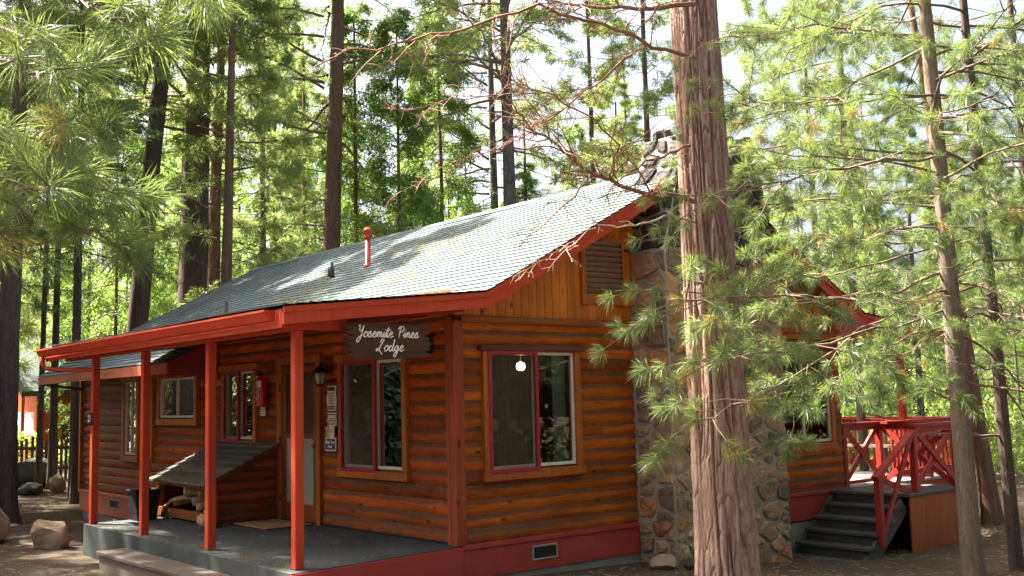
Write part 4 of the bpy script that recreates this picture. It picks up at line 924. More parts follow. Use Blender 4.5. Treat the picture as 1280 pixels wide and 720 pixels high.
# ------------------------------------------------------------------ neighbour cabin and fence at the far left
C2 = thing('small_cabin', 'small red-orange cabin behind the picket fence at the far left', 'cabin', loc=(0, 0, 0))
RW = simple('red_orange_siding', (.50, .075, .018), (.6, .11, .024), 2, .6, (1, 1, 6), .2)
bx0, bx1, by0 = 2.52, 9.5, 24.5
m = MB(); wx0, wx1, wz0, wz1 = 3.24, 3.62, .22, 1.28
m.box((bx0, by0, -.3), (wx0, by0+.15, 2.5)); m.box((wx1, by0, -.3), (bx1, by0+.15, 2.5)); m.box((wx0, by0, -.3), (wx1, by0+.15, wz0)); m.box((wx0, by0, wz1), (wx1, by0+.15, 2.5)); m.box((bx0, by0+.15, -.3), (bx0+.15, by0+5, 2.5)); m.build('wall', RW, C2)
m = MB(); t = .1
m.box((wx0-t, by0-.04, wz0-t), (wx0, by0-.002, wz1+t)); m.box((wx1, by0-.04, wz0-t), (wx1+t, by0-.002, wz1+t)); m.box((wx0, by0-.04, wz0-t), (wx1, by0-.002, wz0)); m.box((wx0, by0-.04, wz1), (wx1, by0-.002, wz1+t)); wobj = m.build('window', simple('yellow_window_trim', (.85, .42, .03), (.88, .48, .05), 5, .5), C2)
m = MB(); m.box((wx0, by0+.03, wz0), (wx1, by0+.05, wz1)); m.build('pane', simple('dark_pane', (.02, .02, .02), None, 5, .05, bmp=0, spec=.6), wobj)
m = MB(); m.add([(bx0-.62, by0-.7, 1.95), (bx1, by0-.7, 2.15), (bx1, by0+3, 4.0), (bx0-.62, by0+3, 3.8), (bx0-.62, by0-.7, 2.1), (bx1, by0-.7, 2.3), (bx1, by0+3, 4.15), (bx0-.62, by0+3, 3.95)], [(3, 2, 1, 0), (4, 5, 6, 7), (0, 1, 5, 4), (1, 2, 6, 5), (2, 3, 7, 6), (3, 0, 4, 7)]); m.build('roof', simple('dark_green_roof', (.03, .05, .04), (.06, .08, .06), 4, .8), C2)
m = MB(); m.box((bx0-.58, by0-.6, -.3), (bx0-.5, by0-.52, 1.95)); m.build('porch_post', RW, C2)
m, nt_, bs_ = newmat('bright_gap_backdrop'); bs_.inputs['Base Color'].default_value = (.85, .85, .85, 1); out_ = nt_.nodes['Material Output']; tl_ = nt_.nodes.new('ShaderNodeBsdfTranslucent'); tl_.inputs[0].default_value = (.9, .9, .9, 1); mx_ = nt_.nodes.new('ShaderNodeMixShader'); mx_.inputs[0].default_value = .75; nt_.links.new(bs_.outputs[0], mx_.inputs[1]); nt_.links.new(tl_.outputs[0], mx_.inputs[2]); nt_.links.new(mx_.outputs[0], out_.inputs[0]); GAP_BACKDROP = m
b = MB(); b.add([(1.95+.068*k, by0-.1+.02*math.sin(k*1.4), z) for k in range(8) for z in (.82, 1.5)], [(2*k, 2*k+2, 2*k+3, 2*k+1) for k in range(7)], smooth=True); tag(b.build('bright_gap_backdrop', GAP_BACKDROP, None), 'bright white tarp standing in for the bright gap under the small cabin porch eave', 'backdrop')  # white sheet added for the bright gap beside the small cabin
FN = thing('picket_fence', 'dark weathered picket fence in front of the small red cabin', 'fence', loc=(0, 0, 0))
m = MB(); pA, pB = Vector((-.6, 20.2, 0)), Vector((2.6, 17.6, 0)); n = 34; d = (pB-pA)/n
for k in range(n):
    p = pA+d*k; g_ = float(gz(p.x, p.y)); h_ = rnd.uniform(.92, 1.08); u_ = d.normalized()
    m.bar((p.x, p.y, g_-.05), (p.x+rnd.uniform(-.02, .02), p.y, g_+h_), .07, .02, (-u_.y, u_.x, 0))
m.build('picket_row', BARK_DARK, FN)
m = MB(); g0 = float(gz(0, 19)); m.bar(pA+Vector((.05, .05, g0+.25)), pB+Vector((.05, .05, g0+.25)), .04, .08); m.build('rail', BARK_DARK, FN); m = MB(); m.bar(pA+Vector((.05, .05, g0+.75)), pB+Vector((.05, .05, g0+.75)), .04, .08); m.build('rail', BARK_DARK, FN)
# ------------------------------------------------------------------ trees
def unit(a): return a/np.maximum(np.linalg.norm(a, axis=-1, keepdims=True), 1e-9)
class Crown:
    """limbs (tubes) and foliage (many small faces) of one tree, built as one mesh"""
    def __init__(s, seed): s.mb = MB(); s.P = []; s.D = []; s.T = []; s.S = []; s.rs = np.random.default_rng(seed)
    def tuft(s, p, d, t=None, sc=1.0): s.P.append(np.array(p, float)); s.D.append(np.array(d, float)); s.T.append((s.rs.random()*.86 if s.rs.random() > .035 else .99) if t is None else t); s.S.append(sc)
    def limb(s, pts, r0, r1, n=5): s.mb.tube(pts, list(np.linspace(r0, r1, len(pts))), n, cap=False)
    def path(s, p0, d, L, droop, n=7, wig=.12):
        p = np.array(p0, float); d = unit(np.array(d, float)); out = [p.copy()]
        for k in range(n):
            d = unit(d + s.rs.normal(size=3)*wig + np.array([0, 0, -droop/n])); p = p + d*L/n; out.append(p.copy())
        return np.array(out)
    def branch(s, p0, d, L, r0, droop=.3, nside=7, foliage=(.3, 1.0), side=.42, dens=3, sc=1.0, dead=False, n=7, flat=.5, sub=2):
        P = s.path(p0, d, L, droop, n); s.dress(P, L, r0, nside, foliage, side, dens, sc, dead, flat, sub)
    def dress(s, P, L, r0, nside=7, foliage=(.3, 1.0), side=.42, dens=3, sc=1.0, dead=False, flat=.5, sub=2):
        rs = s.rs; s.limb(P, r0, r0*.25)
        n = len(P)-1
        for k in range(nside):
            f = foliage[0] + (foliage[1]-foliage[0])*(k+rs.random())/nside; i_ = min(n-1, int(f*n)); t = f*n-i_
            b = P[i_]*(1-t)+P[i_+1]*t; ax_ = unit(P[i_+1]-P[i_])
            sd_ = np.cross(ax_, [0, 0, 1]); sd_ = unit(sd_ + rs.normal(size=3)*(1-flat)*.6)*(1 if k % 2 else -1)
            l_ = L*side*(1-.55*f)*rs.uniform(.6, 1.15); Q = s.path(b, ax_*.75+sd_*.8, l_, .15, 4, .15)
            s.limb(Q, max(.0035, r0*.35), .0025, 4)
            if dead:
                for q in range(sub): s.limb(s.path(Q[1+q % 3], rs.normal(size=3)+sd_, l_*.5, .3, 3, .3), .004, .0015, 3)
                continue
            for q in range(dens):
                g = 1-q*.8/dens*rs.uniform(.7, 1.1); j = min(3, int(g*3.99)); tt = g*4-j; c = Q[j]+(Q[j+1]-Q[j])*min(tt, 1)
                dd = unit(Q[j+1]-Q[j]); 
                if q: dd = unit(dd+rs.normal(size=3)*.55); 
                s.tuft(c, dd, None, sc*rs.uniform(.75, 1.15))
        if not dead: s.tuft(P[-1], unit(P[-1]-P[-2]), None, sc)
    def needles(s, L, M, w, spread=(12, 80), shoot=.5, droop=.12):
        P, D, T, S = map(np.array, (s.P, s.D, s.T, s.S)); N = len(P); rs = s.rs
        D = np.repeat(D, M, 0); u = unit(np.cross(D, rs.normal(size=(N*M, 3)))); th = np.radians(rs.uniform(*spread, size=(N*M, 1)))
        d = unit(D*np.cos(th)+u*np.sin(th)); sc = np.repeat(S, M)[:, None]; l_ = L*sc*rs.uniform(.75, 1.1, size=(N*M, 1))
        base = np.repeat(P, M, 0) - D*(rs.random((N*M, 1))*shoot*L*sc)
        sd_ = unit(np.cross(d, rs.normal(size=(N*M, 3))))*w/2*np.sqrt(sc)
        tip = base+d*l_; tip[:, 2] -= (droop*l_)[:, 0]
        mid = base + d*l_*.55
        V = np.stack([base, mid+sd_, tip, mid-sd_], 1).reshape(-1, 3)
        F = np.arange(N*M*4).reshape(-1, 4); t = np.clip(np.repeat(T, M*4) + np.repeat(rs.normal(size=N*M)*.07, 4), 0, 1)
        return V, F, t
    def sprays(s, L, K, lw, hang=.5):
        P, D, T, S = map(np.array, (s.P, s.D, s.T, s.S)); N = len(P); rs = s.rs
        nrm = unit(rs.normal(size=(N, 3))*.55+np.array([0, 0, 1])); s1 = unit(np.cross(nrm, D)); D = unit(D+np.array([0, 0, -hang]))
        D = np.repeat(D, K, 0); s1 = np.repeat(s1, K, 0); n1 = np.cross(D, s1); sc = np.repeat(S, K)[:, None]
        a = rs.random((N*K, 1)); sg = np.where(rs.random((N*K, 1)) < .5, -1, 1); b = sg*rs.random((N*K, 1))*.42*(1-a*.75)
        base = np.repeat(P, K, 0)+(D*(a-.25)+s1*b)*L*sc + n1*rs.normal(size=(N*K, 1))*.05*L
        ld = unit(D*.8+s1*sg*.65+rs.normal(size=(N*K, 3))*.25); ls = unit(np.cross(ld, n1+rs.normal(size=(N*K, 3))*.5))
        ll = lw[0]*sc*rs.uniform(.6, 1.2, (N*K, 1)); ww = lw[1]*sc*rs.uniform(.7, 1.2, (N*K, 1))
        V = np.stack([base, base+ld*ll*.5+ls*ww*.5, base+ld*ll, base+ld*ll*.5-ls*ww*.5], 1).reshape(-1, 3)
        t = np.clip(np.repeat(T, K*4)+np.repeat(rs.normal(size=N*K)*.09, 4), 0, 1)
        return V, np.arange(N*K*4).reshape(-1, 4), t
    def build(s, name, bark, leaf, parent=None, foliage=None):
        lv, lf, lt = np.array(s.mb.v).reshape(-1, 3), s.mb.f, np.array(s.mb.t)
        blocks = [f for f in lf]; V = lv; T = lt
        me_f = blocks; mi = [0]*len(blocks); sm = [True]*len(blocks)
        if foliage is not None:
            fv, ff, ft = foliage; o = len(V); V = np.concatenate([V, fv]) if o else fv; T = np.concatenate([T, ft]) if o else ft
            lp = np.concatenate([np.array([i for f in lf for i in f], dtype=np.int32), (ff+o).ravel().astype(np.int32)])
            ln = np.concatenate([np.array([len(f) for f in lf], dtype=np.int32), np.full(len(ff), ff.shape[1], np.int32)])
            mi = np.concatenate([np.zeros(len(lf), np.int32), np.ones(len(ff), np.int32)]); sm = np.concatenate([np.ones(len(lf), bool), np.zeros(len(ff), bool)])
        else:
            lp = np.array([i for f in lf for i in f], dtype=np.int32); ln = np.array([len(f) for f in lf], dtype=np.int32); mi = np.zeros(len(lf), np.int32); sm = np.ones(len(lf), bool)
        me = bpy.data.meshes.new(name); me.vertices.add(len(V)); me.vertices.foreach_set('co', V.astype(np.float32).ravel())
        me.loops.add(len(lp)); me.loops.foreach_set('vertex_index', lp); me.polygons.add(len(ln))
        me.polygons.foreach_set('loop_start', np.concatenate([[0], np.cumsum(ln)[:-1]]).astype(np.int32)); me.polygons.foreach_set('material_index', mi)
        me.update(calc_edges=True); me.polygons.foreach_set('use_smooth', sm)
        me.attributes.new('tint', 'FLOAT', 'POINT').data.foreach_set('value', T.astype(np.float32))
        me.materials.append(bark)
        if leaf: me.materials.append(leaf)
        o = bpy.data.objects.new(name, me); COL.objects.link(o)
        if parent is not None: o.parent = parent
        return o
def trunk_mesh(h, r, mat, parent, lean=(0, 0), seed=0, n=26, flare=.35, na=18, top=.25):
    rs = random.Random(seed); zs = np.concatenate([np.linspace(-.35, 1, 8), np.linspace(1.3, h, n)]); vs = []; fs = []
    px_, py_ = rs.random()*9, rs.random()*9
    for i_, z in enumerate(zs):
        f = max(0, z)/h; rr = r*(1-(1-top)*f)*(1+flare*math.exp(-max(z, -.2)/.35))
        cx = lean[0]*z+.05*r*8*(float(vnoise(z*.25+px_, 0, seed))-.5); cy = lean[1]*z+.05*r*8*(float(vnoise(z*.25+py_, 7, seed))-.5)
        for k in range(na):
            a = 2*math.pi*k/na; q = rr*(1+.10*(float(vnoise(k*1.0 % na, z*1.2, seed+1))-.5)); vs.append((cx+q*math.cos(a), cy+q*math.sin(a), z))
    for i_ in range(len(zs)-1):
        for k in range(na): fs.append((i_*na+k, i_*na+(k+1) % na, (i_+1)*na+(k+1) % na, (i_+1)*na+k))
    return mesh_obj('trunk', vs, fs, mat, parent, np.zeros(len(vs))+.5, None, True)
def radial(cr, z0, z1, nb, r_of, el, r0, trunk_r=.12, **kw):
    for k in range(nb):
        f = (k+cr.rs.random())/nb; z = z0+(z1-z0)*f; a = cr.rs.uniform(0, 2*math.pi); e = math.radians(cr.rs.uniform(*el))
        d = (math.cos(a)*math.cos(e), math.sin(a)*math.cos(e), math.sin(e)); L = r_of(f)*cr.rs.uniform(.65, 1.12)
        cr.branch((trunk_r*.7*math.cos(a), trunk_r*.7*math.sin(a), z), d, L, r0*(1-.6*f), **kw)
# ---- shared crown shapes for the wood behind
def crown_tallpine(seed, zc=6.0, h=19, r=2.5):
    c = Crown(seed); radial(c, 2.0, zc+1, 26, lambda f: r*.55, (-12, 12), .018, .15, droop=.35, nside=5, dead=True, sub=1)
    radial(c, zc-1.5, h, 84, lambda f: r*(1-f)**.7+.4, (-5, 30), .035, .15, droop=.35, nside=9, dens=3, sc=1.25)
    return c, c.needles(.21, 16, .016, (10, 85))
def crown_cedar(seed, z0=.8, h=13, r=1.9):
    c = Crown(seed); radial(c, z0, h, 105, lambda f: r*(1-f)**.75+.25, (-15, 20), .018, .08, droop=.5, nside=9, dens=3, sc=1.0, foliage=(.2, 1))
    return c, c.sprays(.38, 24, (.095, .034), .5)
def crown_fir(seed, z0=.5, h=11, r=1.6):
    c = Crown(seed); radial(c, z0, h, 95, lambda f: r*(1-f)**.85+.2, (-18, 10), .016, .08, droop=.25, nside=9, dens=3, sc=.9, foliage=(.15, 1), flat=.8)
    return c, c.needles(.15, 14, .012, (25, 90), 1.2, .1)
def crown_slender(seed, z0=1.6, h=12, r=1.7):
    c = Crown(seed); radial(c, z0, h, 66, lambda f: r*(1-f)**.6+.3, (-5, 25), .014, .05, droop=.25, nside=8, dens=3, sc=1.15)
    return c, c.needles(.2, 16, .015, (10, 85))
VAR = {}
VMAT = {'tall': (BARK_GREY, PINE_FAR), 'tall2': (BARK_BROWN, PINE_FAR), 'cedar': (BARK_BROWN, CEDAR), 'cedar2': (BARK_BROWN, CEDAR), 'fir': (BARK_DARK, FIR), 'slender': (BARK_FAR, PINE_FAR)}
def variant(kind):
    if kind not in VAR:
        c, f = {'tall': lambda: crown_tallpine(11), 'tall2': lambda: crown_tallpine(12, 5, 17, 2.1), 'cedar': lambda: crown_cedar(13), 'cedar2': lambda: crown_cedar(14, 1.5, 15, 1.6), 'fir': lambda: crown_fir(15), 'slender': lambda: crown_slender(16)}[kind]()
        o = c.build('crown', GREYTWIG if kind in ('tall', 'tall2', 'slender') else VMAT[kind][0], VMAT[kind][1], None, f); VAR[kind] = o.data; bpy.data.objects.remove(o)
    return VAR[kind]
def tree(name, label, x, y, r, h, kind, bark, lean=(0, 0), group=None, sc=1.0, rot=None, seed=0, cz=0.0):
    t = thing(name, label, 'tree', group, (x, y, float(gz(x, y)))); trunk_mesh(h, r, bark, t, lean, seed)
    if kind:
        c = bpy.data.objects.new('crown', variant(kind)); COL.objects.link(c); c.parent = t; c.scale = (sc, sc, sc); c.rotation_euler.z = seed*1.7 if rot is None else rot
        c.location = (lean[0]*5, lean[1]*5, cz)
    return t
def at_px(px, D): p = PX(px, 500, D); return float(p[0]), float(p[1])
rx = (float(rt[0]), float(rt[1]))
def ln(s): return (rx[0]*s, rx[1]*s)
def keytree(name, label, px, D, wpx, h, kind, bark, lean=0, sc=1.0, seed=1, cz=0.0):
    x, y = at_px(px, D); return tree(name, label, x, y, wpx/FPX*D/2, h, kind, bark, ln(lean), None, sc, None, seed, cz)
keytree('pine_tree', 'tall dark grey pine trunk leaning right behind the far roof end', 158, 26, 29, 24, 'tall', BARK_DARK, .07, 1.3, 1, 3.5)
keytree('pine_tree', 'thickest dark brown trunk rising behind the far roof slope', 233, 27, 42, 25, 'tall2', BARK_DARK, .02, 1.4, 2, 4)
keytree('pine_tree', 'straight lit brown trunk with many bare twigs just right of the thickest trunk', 277, 25, 18, 15, 'slender', BARK_BROWN, .02, 1.1, 3, 3)
keytree('pine_tree', 'brown trunk half hidden behind the straight lit one with bare twigs', 262, 29, 22, 16, 'tall2', BARK_BROWN, .02, 1.2, 4, 4)
keytree('pine_tree', 'thin dark trunk above the middle of the roof slope left of the vent pipes', 328, 32, 13, 14, 'slender', BARK_DARK, 0, 1.1, 5, 2)
keytree('pine_tree', 'slim brown trunk between the thin dark trunk and the large trunk behind the ridge', 381, 34, 11, 14, 'slender', BARK_BROWN, 0, 1.0, 6, 2)
keytree('pine_tree', 'large grey brown trunk behind the ridge left of the red vent pipe', 407, 28, 27, 24, 'tall', BARK_BROWN, .03, 1.3, 7, 3)
keytree('pine_tree', 'pale grey trunk rising straight behind the middle of the ridge', 644, 26, 23, 18, 'tall', BARK_GREY, 0, 1.2, 8, 4)
keytree('pine_tree', 'thinner grey trunk close left of the pale grey trunk behind the ridge', 622, 32, 15, 17, 'tall2', BARK_GREY, 0, 1.2, 9, 4)
keytree('cedar_tree', 'bright green young cedar with a thin reddish stem behind the roof ridge', 502, 27, 8, 12, 'cedar', BARK_BROWN, 0, .95, 10)
keytree('cedar_tree', 'bushy dark green cedar between the young cedar and the two grey trunks', 556, 30, 9, 13, 'cedar2', BARK_BROWN, 0, 1, 11)
keytree('pine_tree', 'dark thin trunk seen just left of the big red barked trunk', 822, 27, 14, 15, 'slender', BARK_DARK, 0, 1.1, 12, 3)
keytree('pine_tree', 'slim trunk behind the bare reddish branches right of the pale grey trunk', 750, 31, 12, 15, 'slender', BARK_FAR, 0, 1.1, 13, 2)
keytree('cedar_tree', 'leafy bright green cedar right of the large trunk behind the ridge', 447, 30, 10, 13, 'cedar', BARK_BROWN, 0, 1.05, 14)
keytree('cedar_tree', 'green cedar filling the gap left of the large trunk behind the ridge', 345, 36, 11, 13, 'cedar2', BARK_BROWN, 0, 1.05, 15)
keytree('pine_tree', 'dark slightly leaning trunk at the left edge behind the boulders', 5, 19, 32, 13, 'slender', BARK_DARK, .02, 1, 16, 3)
keytree('pine_tree', 'thin dark trunk in front of the small red cabin beside its window', 66, 24.5, 11, 12, 'slender', BARK_DARK, .01, 1.1, 17, 5.5)
keytree('pine_tree', 'thinner dark trunk in front of the small red cabin wall', 50, 24, 8, 12, None, BARK_DARK, .01, .8, 18, 4)
keytree('pine_tree', 'dark trunk close to the far end of the log cabin wall', 93, 23, 10, 13, 'slender', BARK_DARK, 0, 1.1, 19, 5.5)
keytree('fir_tree', 'dense dark fir at the upper left behind the pine boughs', 95, 22, 10, 15, 'fir', BARK_DARK, 0, 1.15, 20, 4.5)
keytree('fir_tree', 'shaggy dark fir at the far left edge of the picture', -30, 24, 12, 15, 'fir', BARK_DARK, 0, 1.25, 21, 3.5)
keytree('fir_tree', 'dark green fir behind the deck railing and red roof post', 1150, 26, 10, 9, 'fir', BARK_DARK, 0, 1.0, 22)
keytree('pine_tree', 'slim faint trunk seen above the right roof slope', 1030, 33, 12, 15, 'slender', BARK_FAR, 0, 1.2, 23, 2)
keytree('pine_tree', 'leaning reddish trunk half hidden behind the nearer right pine', 1232, 17.5, 22, 10, None, BARK_BROWN, -.09, 1, 24)
# ---- the fill of the wood behind
fill = [('cedar', 'cedar_tree', 'green cedar among the sunlit wood behind the cabin'), ('slender', 'pine_tree', 'slender pine among the sunlit wood behind the cabin'),
        ('tall2', 'pine_tree', 'tall pine among the sunlit wood behind the cabin'), ('cedar2', 'cedar_tree', 'green cedar among the sunlit wood behind the cabin'), ('fir', 'fir_tree', 'dark fir among the sunlit wood behind the cabin')]
frs = random.Random(21); placed = []
for k in range(900):
    if len(placed) >= 100: break
    px = frs.uniform(-260, 1420); D = frs.uniform(31, 68) if not (900 < px < 1330) else frs.uniform(36, 72)
    if px > 850 and k % 3 == 0: continue
    x, y = at_px(px, D)
    if any((x-a)**2+(y-b)**2 < 2.4**2 for a, b in placed): continue
    if -4 < x < 12 and y < 14.5: continue
    placed.append((x, y)); kd = frs.choice([0, 0, 0, 1, 2, 3, 3, 4]); f = fill[kd]
    tree(f[1], f[2], x, y, frs.uniform(.10, .26) if f[0] in ('tall2',) else frs.uniform(.06, .13), 14*frs.uniform(.8, 1.1), f[0], [BARK_BROWN, BARK_FAR, BARK_FAR, BARK_BROWN, BARK_DARK][kd], (frs.uniform(-.02, .02), 0), 'trees of the wood behind the cabin', frs.uniform(.6, 1.2), None, 100+k, frs.uniform(0, 1.5))
# tall pines added left of the picture to shade the clearing and roof
for k, (x, y, s_) in enumerate([(-5.7, 8.4, 1.2), (-8.8, 11.5, 1.2), (-7.6, 15.5, 1.2), (-11, 0, 1.2), (-4.8, 19, 1.2), (-6.8, 22.5, 1.25)]):
    tree('pine_tree', 'tall pine added left of the clearing for its shade', x, y, .24, 22, 'tall', BARK_BROWN, (0, 0), 'added pines left of the clearing', s_, None, 300+k)
for k, (x, y, s_, kd_) in enumerate([(-2.5, 15.6, 1.15, 'tall'), (-1.4, 19.8, 1.6, 'slender'), (-2.6, 17.6, 1.5, 'slender')]):
    tree('pine_tree', 'tall pine added left of the clearing for its shade', x, y, .17, 19, kd_, BARK_BROWN, (0, 0), 'added pines left of the clearing', s_, None, 320+k)
# stand-in wood added out of view for shade and reflections in the panes
c = Crown(35)
for k in range(64):
    a = c.rs.uniform(R(128), R(338)); rr_ = c.rs.uniform(8, 26); x, y = CAM[0]+rr_*math.cos(a), CAM[1]+rr_*math.sin(a)
    if x > -4.0 and y > -12.5 and x < 9: continue
    h = c.rs.uniform(11, 20); z0 = float(gz(x, y)); c.limb([(x, y, z0-.2), (x, y, z0+h)], c.rs.uniform(.12, .28), .05, 8)
    for q in range(190):
        f = c.rs.random(); z = z0+.6+(h-.6)*f; w_ = 2.3*(1-f)**.8+.3; b = c.rs.uniform(0, 6.28); s_ = c.rs.random()**.6*w_
        c.tuft((x+s_*math.cos(b), y+s_*math.sin(b), z), (math.cos(b), math.sin(b), -.2))
for (x, y) in [(-5.2, 13.5), (-7.5, 18), (-4.8, 20), (-9.5, 14.5), (-10.5, 21), (-7, 25), (-13, 17), (-12, 10), (-14, 24), (5, -10.5), (8, -9), (11, -10), (7.5, -13), (13, -7), (10.5, -14), (3, -13), (15, -10), (12, -5.2)]:
    h = c.rs.uniform(7, 12); z0 = float(gz(x, y)); c.limb([(x, y, z0-.2), (x, y, z0+h)], .16, .04, 8)
    for q in range(230):
        f = c.rs.random()**1.3; z = z0+.3+(h-.3)*f; w_ = 2.1*(1-f)**.8+.2; b = c.rs.uniform(0, 6.28); s_ = c.rs.random()**.6*w_
        c.tuft((x+s_*math.cos(b), y+s_*math.sin(b), z), (math.cos(b), math.sin(b), -.2))
for (x, y) in [(-4.6, 9.6), (-5.8, 11.2), (-4.2, 11.2), (-6.8, 13), (-7.4, 10.2)]:
    h = c.rs.uniform(4, 6); z0 = float(gz(x, y)); c.limb([(x, y, z0-.2), (x, y, z0+h)], .13, .04, 8)
    for q in range(300):
        f = c.rs.random()**1.3; z = z0+.2+(h-.2)*f; w_ = 1.3*(1-f)**.8+.15; b = c.rs.uniform(0, 6.28); s_ = c.rs.random()**.6*w_
        c.tuft((x+s_*math.cos(b), y+s_*math.sin(b), z), (math.cos(b), math.sin(b), -.2))
o = c.build('stand_in_woods', BARK_BROWN, SHADEFIR, None, c.sprays(.9, 12, (.3, .13), .4)); o['kind'] = 'stuff'; o['label'] = 'stand-in wood added on the near side, out of view'
# ---- far woods and undergrowth (uncountable)
c = Crown(31)
for k in range(330):
    a = c.rs.uniform(R(-25), R(128)); rr = c.rs.uniform(85, 150); x, y = CAM[0]+rr*math.cos(a), CAM[1]+rr*math.sin(a); h = c.rs.uniform(9, 20); z0 = float(gz(x, y))
    c.limb([(x, y, z0), (x, y, z0+h)], .22, .05, 5)
    for q in range(46):
        f = c.rs.random(); z = z0+1+(h-1)*f; w_ = 2.6*(1-f)+.3; b = c.rs.uniform(0, 6.28); s_ = c.rs.random()**.6*w_
        c.tuft((x+s_*math.cos(b), y+s_*math.sin(b), z), (math.cos(b), math.sin(b), -.2))
o = c.build('far_woods', BARK_FAR, PINE_FAR, None, c.sprays(1.2, 9, (.5, .22), .3)); o['kind'] = 'stuff'; o['label'] = 'sunlit forest far behind the cabin'
c = Crown(33)
def bush(x, y, h, w_, n):
    z0 = float(gz(x, y))
    for q in range(n):
        u = c.rs.normal(size=3); u = unit(u); u[2] = abs(u[2]); s_ = c.rs.random()**.5
        c.tuft((x+u[0]*w_*s_, y+u[1]*w_*s_, z0+.1+u[2]*h*s_), unit(u+np.array([0, 0, .4])))
    for q in range(5): c.limb([(x, y, z0-.05), (x+c.rs.normal()*w_*.4, y+c.rs.normal()*w_*.4, z0+h*.7)], .015, .004, 4)
for k in range(70):
    px = c.rs.uniform(1010, 1420); D = c.rs.uniform(24, 46); x, y = at_px(px, D)
    bush(x, y, c.rs.uniform(.6, 1.9), c.rs.uniform(.7, 1.5), 110)
for k in range(30):
    px = c.rs.uniform(-120, 120); D = c.rs.uniform(28, 48); x, y = at_px(px, D)
    if y > 22 and 1.5 < x < 10 and y < 31: continue
    bush(x, y, c.rs.uniform(.5, 1.2), c.rs.uniform(.6, 1.2), 80)
for k in range(60):
    px = c.rs.uniform(120, 1000); D = c.rs.uniform(32, 60); x, y = at_px(px, D)
    if y < 15 and x < 13: continue
    bush(x, y, c.rs.uniform(1.0, 2.6), c.rs.uniform(.9, 1.8), 110)
o = c.build('undergrowth', TWIG, BUSH, None, c.sprays(.34, 9, (.16, .08), .1)); o['kind'] = 'stuff'; o['label'] = 'pale green undergrowth below the trees'

# ------------------------------------------------------------------ the big red-barked trunk in front of the chimney
bx_, by_ = [float(q) for q in PX(911, 720, 9.0)[:2]]
BIG = thing('red_barked_tree', 'big fissured red barked trunk in front of the stone chimney', 'tree', None, (bx_, by_, float(gz(bx_, by_))))
zg = float(gz(bx_, by_)); na, nzz = 260, 620; zs = np.linspace(-.3, 9.5, nzz); an = np.linspace(0, 2*np.pi, na, endpoint=False)
A, Zz = np.meshgrid(an, zs); az0 = math.atan2(-fw[1], -fw[0]); Aw = (A/(2*np.pi)); X1 = Aw*15; warp = (vnoise(X1*1.3, Zz*.9, 40)-.5)*1.4
n1 = vnoise(X1*1.8+warp, Zz*1.0+warp*.5, 41); n2 = vnoise(X1*3.4+warp*1.5, Zz*3.6+warp, 42); n3 = vnoise(X1*9, Zz*5, 43); n4 = vnoise(X1*24, Zz*3.5, 44)
crack = np.clip(np.abs(2*n1-1)/.22, 0, 1)*np.clip(np.abs(2*n2-1)/.14+.35, 0, 1); crack = crack**.7
flake = np.floor(n2*4)/4
hgt = crack*.042 + flake*.016 + n3*.008 + n4*.004
rad = .247*(1-.045*Zz)*(1+.3*np.exp(-np.maximum(Zz, -.2)/.3)) - .034
rr = rad+hgt; base_a = A+az0+math.pi
leanv = -0.016
Vx = rr*np.cos(base_a)+rx[0]*leanv*Zz*1.0; Vy = rr*np.sin(base_a)+rx[1]*leanv*Zz
V = np.stack([Vx, Vy, Zz], -1).reshape(-1, 3); i = np.arange(na)[None, :]+np.arange(nzz-1)[:, None]*na; j = (np.arange(na)+1) % na
j = j[None, :]+np.arange(nzz-1)[:, None]*na; F = np.stack([i, j, j+na, i+na], -1).reshape(-1, 4)
mesh_obj('trunk', V, F, BARK_MAIN, BIG, np.clip(.15+crack*.55+flake*.3+(n3-.5)*.3, 0, 1).ravel(), None, True)
# its dead branches, each with its fine drooping twigs
off = np.array([bx_, by_, zg])
def deadbranch(pts, r0, nside, L, seed, mat=None, sub=3, tw=.45):
    c = Crown(seed); P = np.array([PX(*p) for p in pts])-off
    Q = [];
    for k in range(len(P)-1):
        for t in (0, .34, .67): Q.append(P[k]*(1-t)+P[k+1]*t+(c.rs.normal(size=3)*.012 if k or t else 0))
    Q.append(P[-1]); Q = np.array(Q); c.dress(Q, L, r0*.68, int(nside*1.5), (.12, 1.0), tw, 2, 1, True, .1, sub+1)
    return c.build('dead_branch', mat or TWIG, None, BIG)
deadbranch([(868, 5, 9), (800, 10, 8.8), (735, 8, 8.6), (672, -2, 8.4)], .035, 8, 1.6, 51)
deadbranch([(870, 72, 9), (815, 58, 8.9), (770, 38, 8.7), (715, 22, 8.5), (672, 8, 8.3), (600, 30, 8.0), (540, 45, 7.8), (470, 62, 7.6), (430, 62, 7.5)], .028, 14, 1.7, 52)
deadbranch([(805, 58, 8.9), (775, 80, 8.8), (745, 105, 8.7), (700, 140, 8.5), (660, 170, 8.4)], .02, 9, 1.3, 53)
deadbranch([(868, 252, 9), (832, 244, 8.8), (800, 243, 8.6), (765, 226, 8.5), (742, 216, 8.4), (712, 196, 8.3), (690, 178, 8.2), (662, 158, 8.1), (632, 128, 8.0)], .034, 16, 1.6, 54)
deadbranch([(868, 278, 9), (835, 270, 8.7), (815, 278, 8.5), (785, 285, 8.3), (748, 284, 8.2), (738, 272, 8.1), (734, 262, 8.1)], .016, 3, .5, 55, PALETWIG, 1)
deadbranch([(745, 285, 8.2), (720, 302, 8.1), (690, 322, 8.0), (665, 334, 8.0), (652, 345, 8.0)], .008, 6, .6, 56, PALETWIG, 2, .5)
deadbranch([(862, 182, 9), (838, 192, 8.9), (808, 200, 8.7), (790, 214, 8.6), (772, 226, 8.5), (764, 180, 8.4), (770, 150, 8.3)], .02, 7, 1.0, 57)
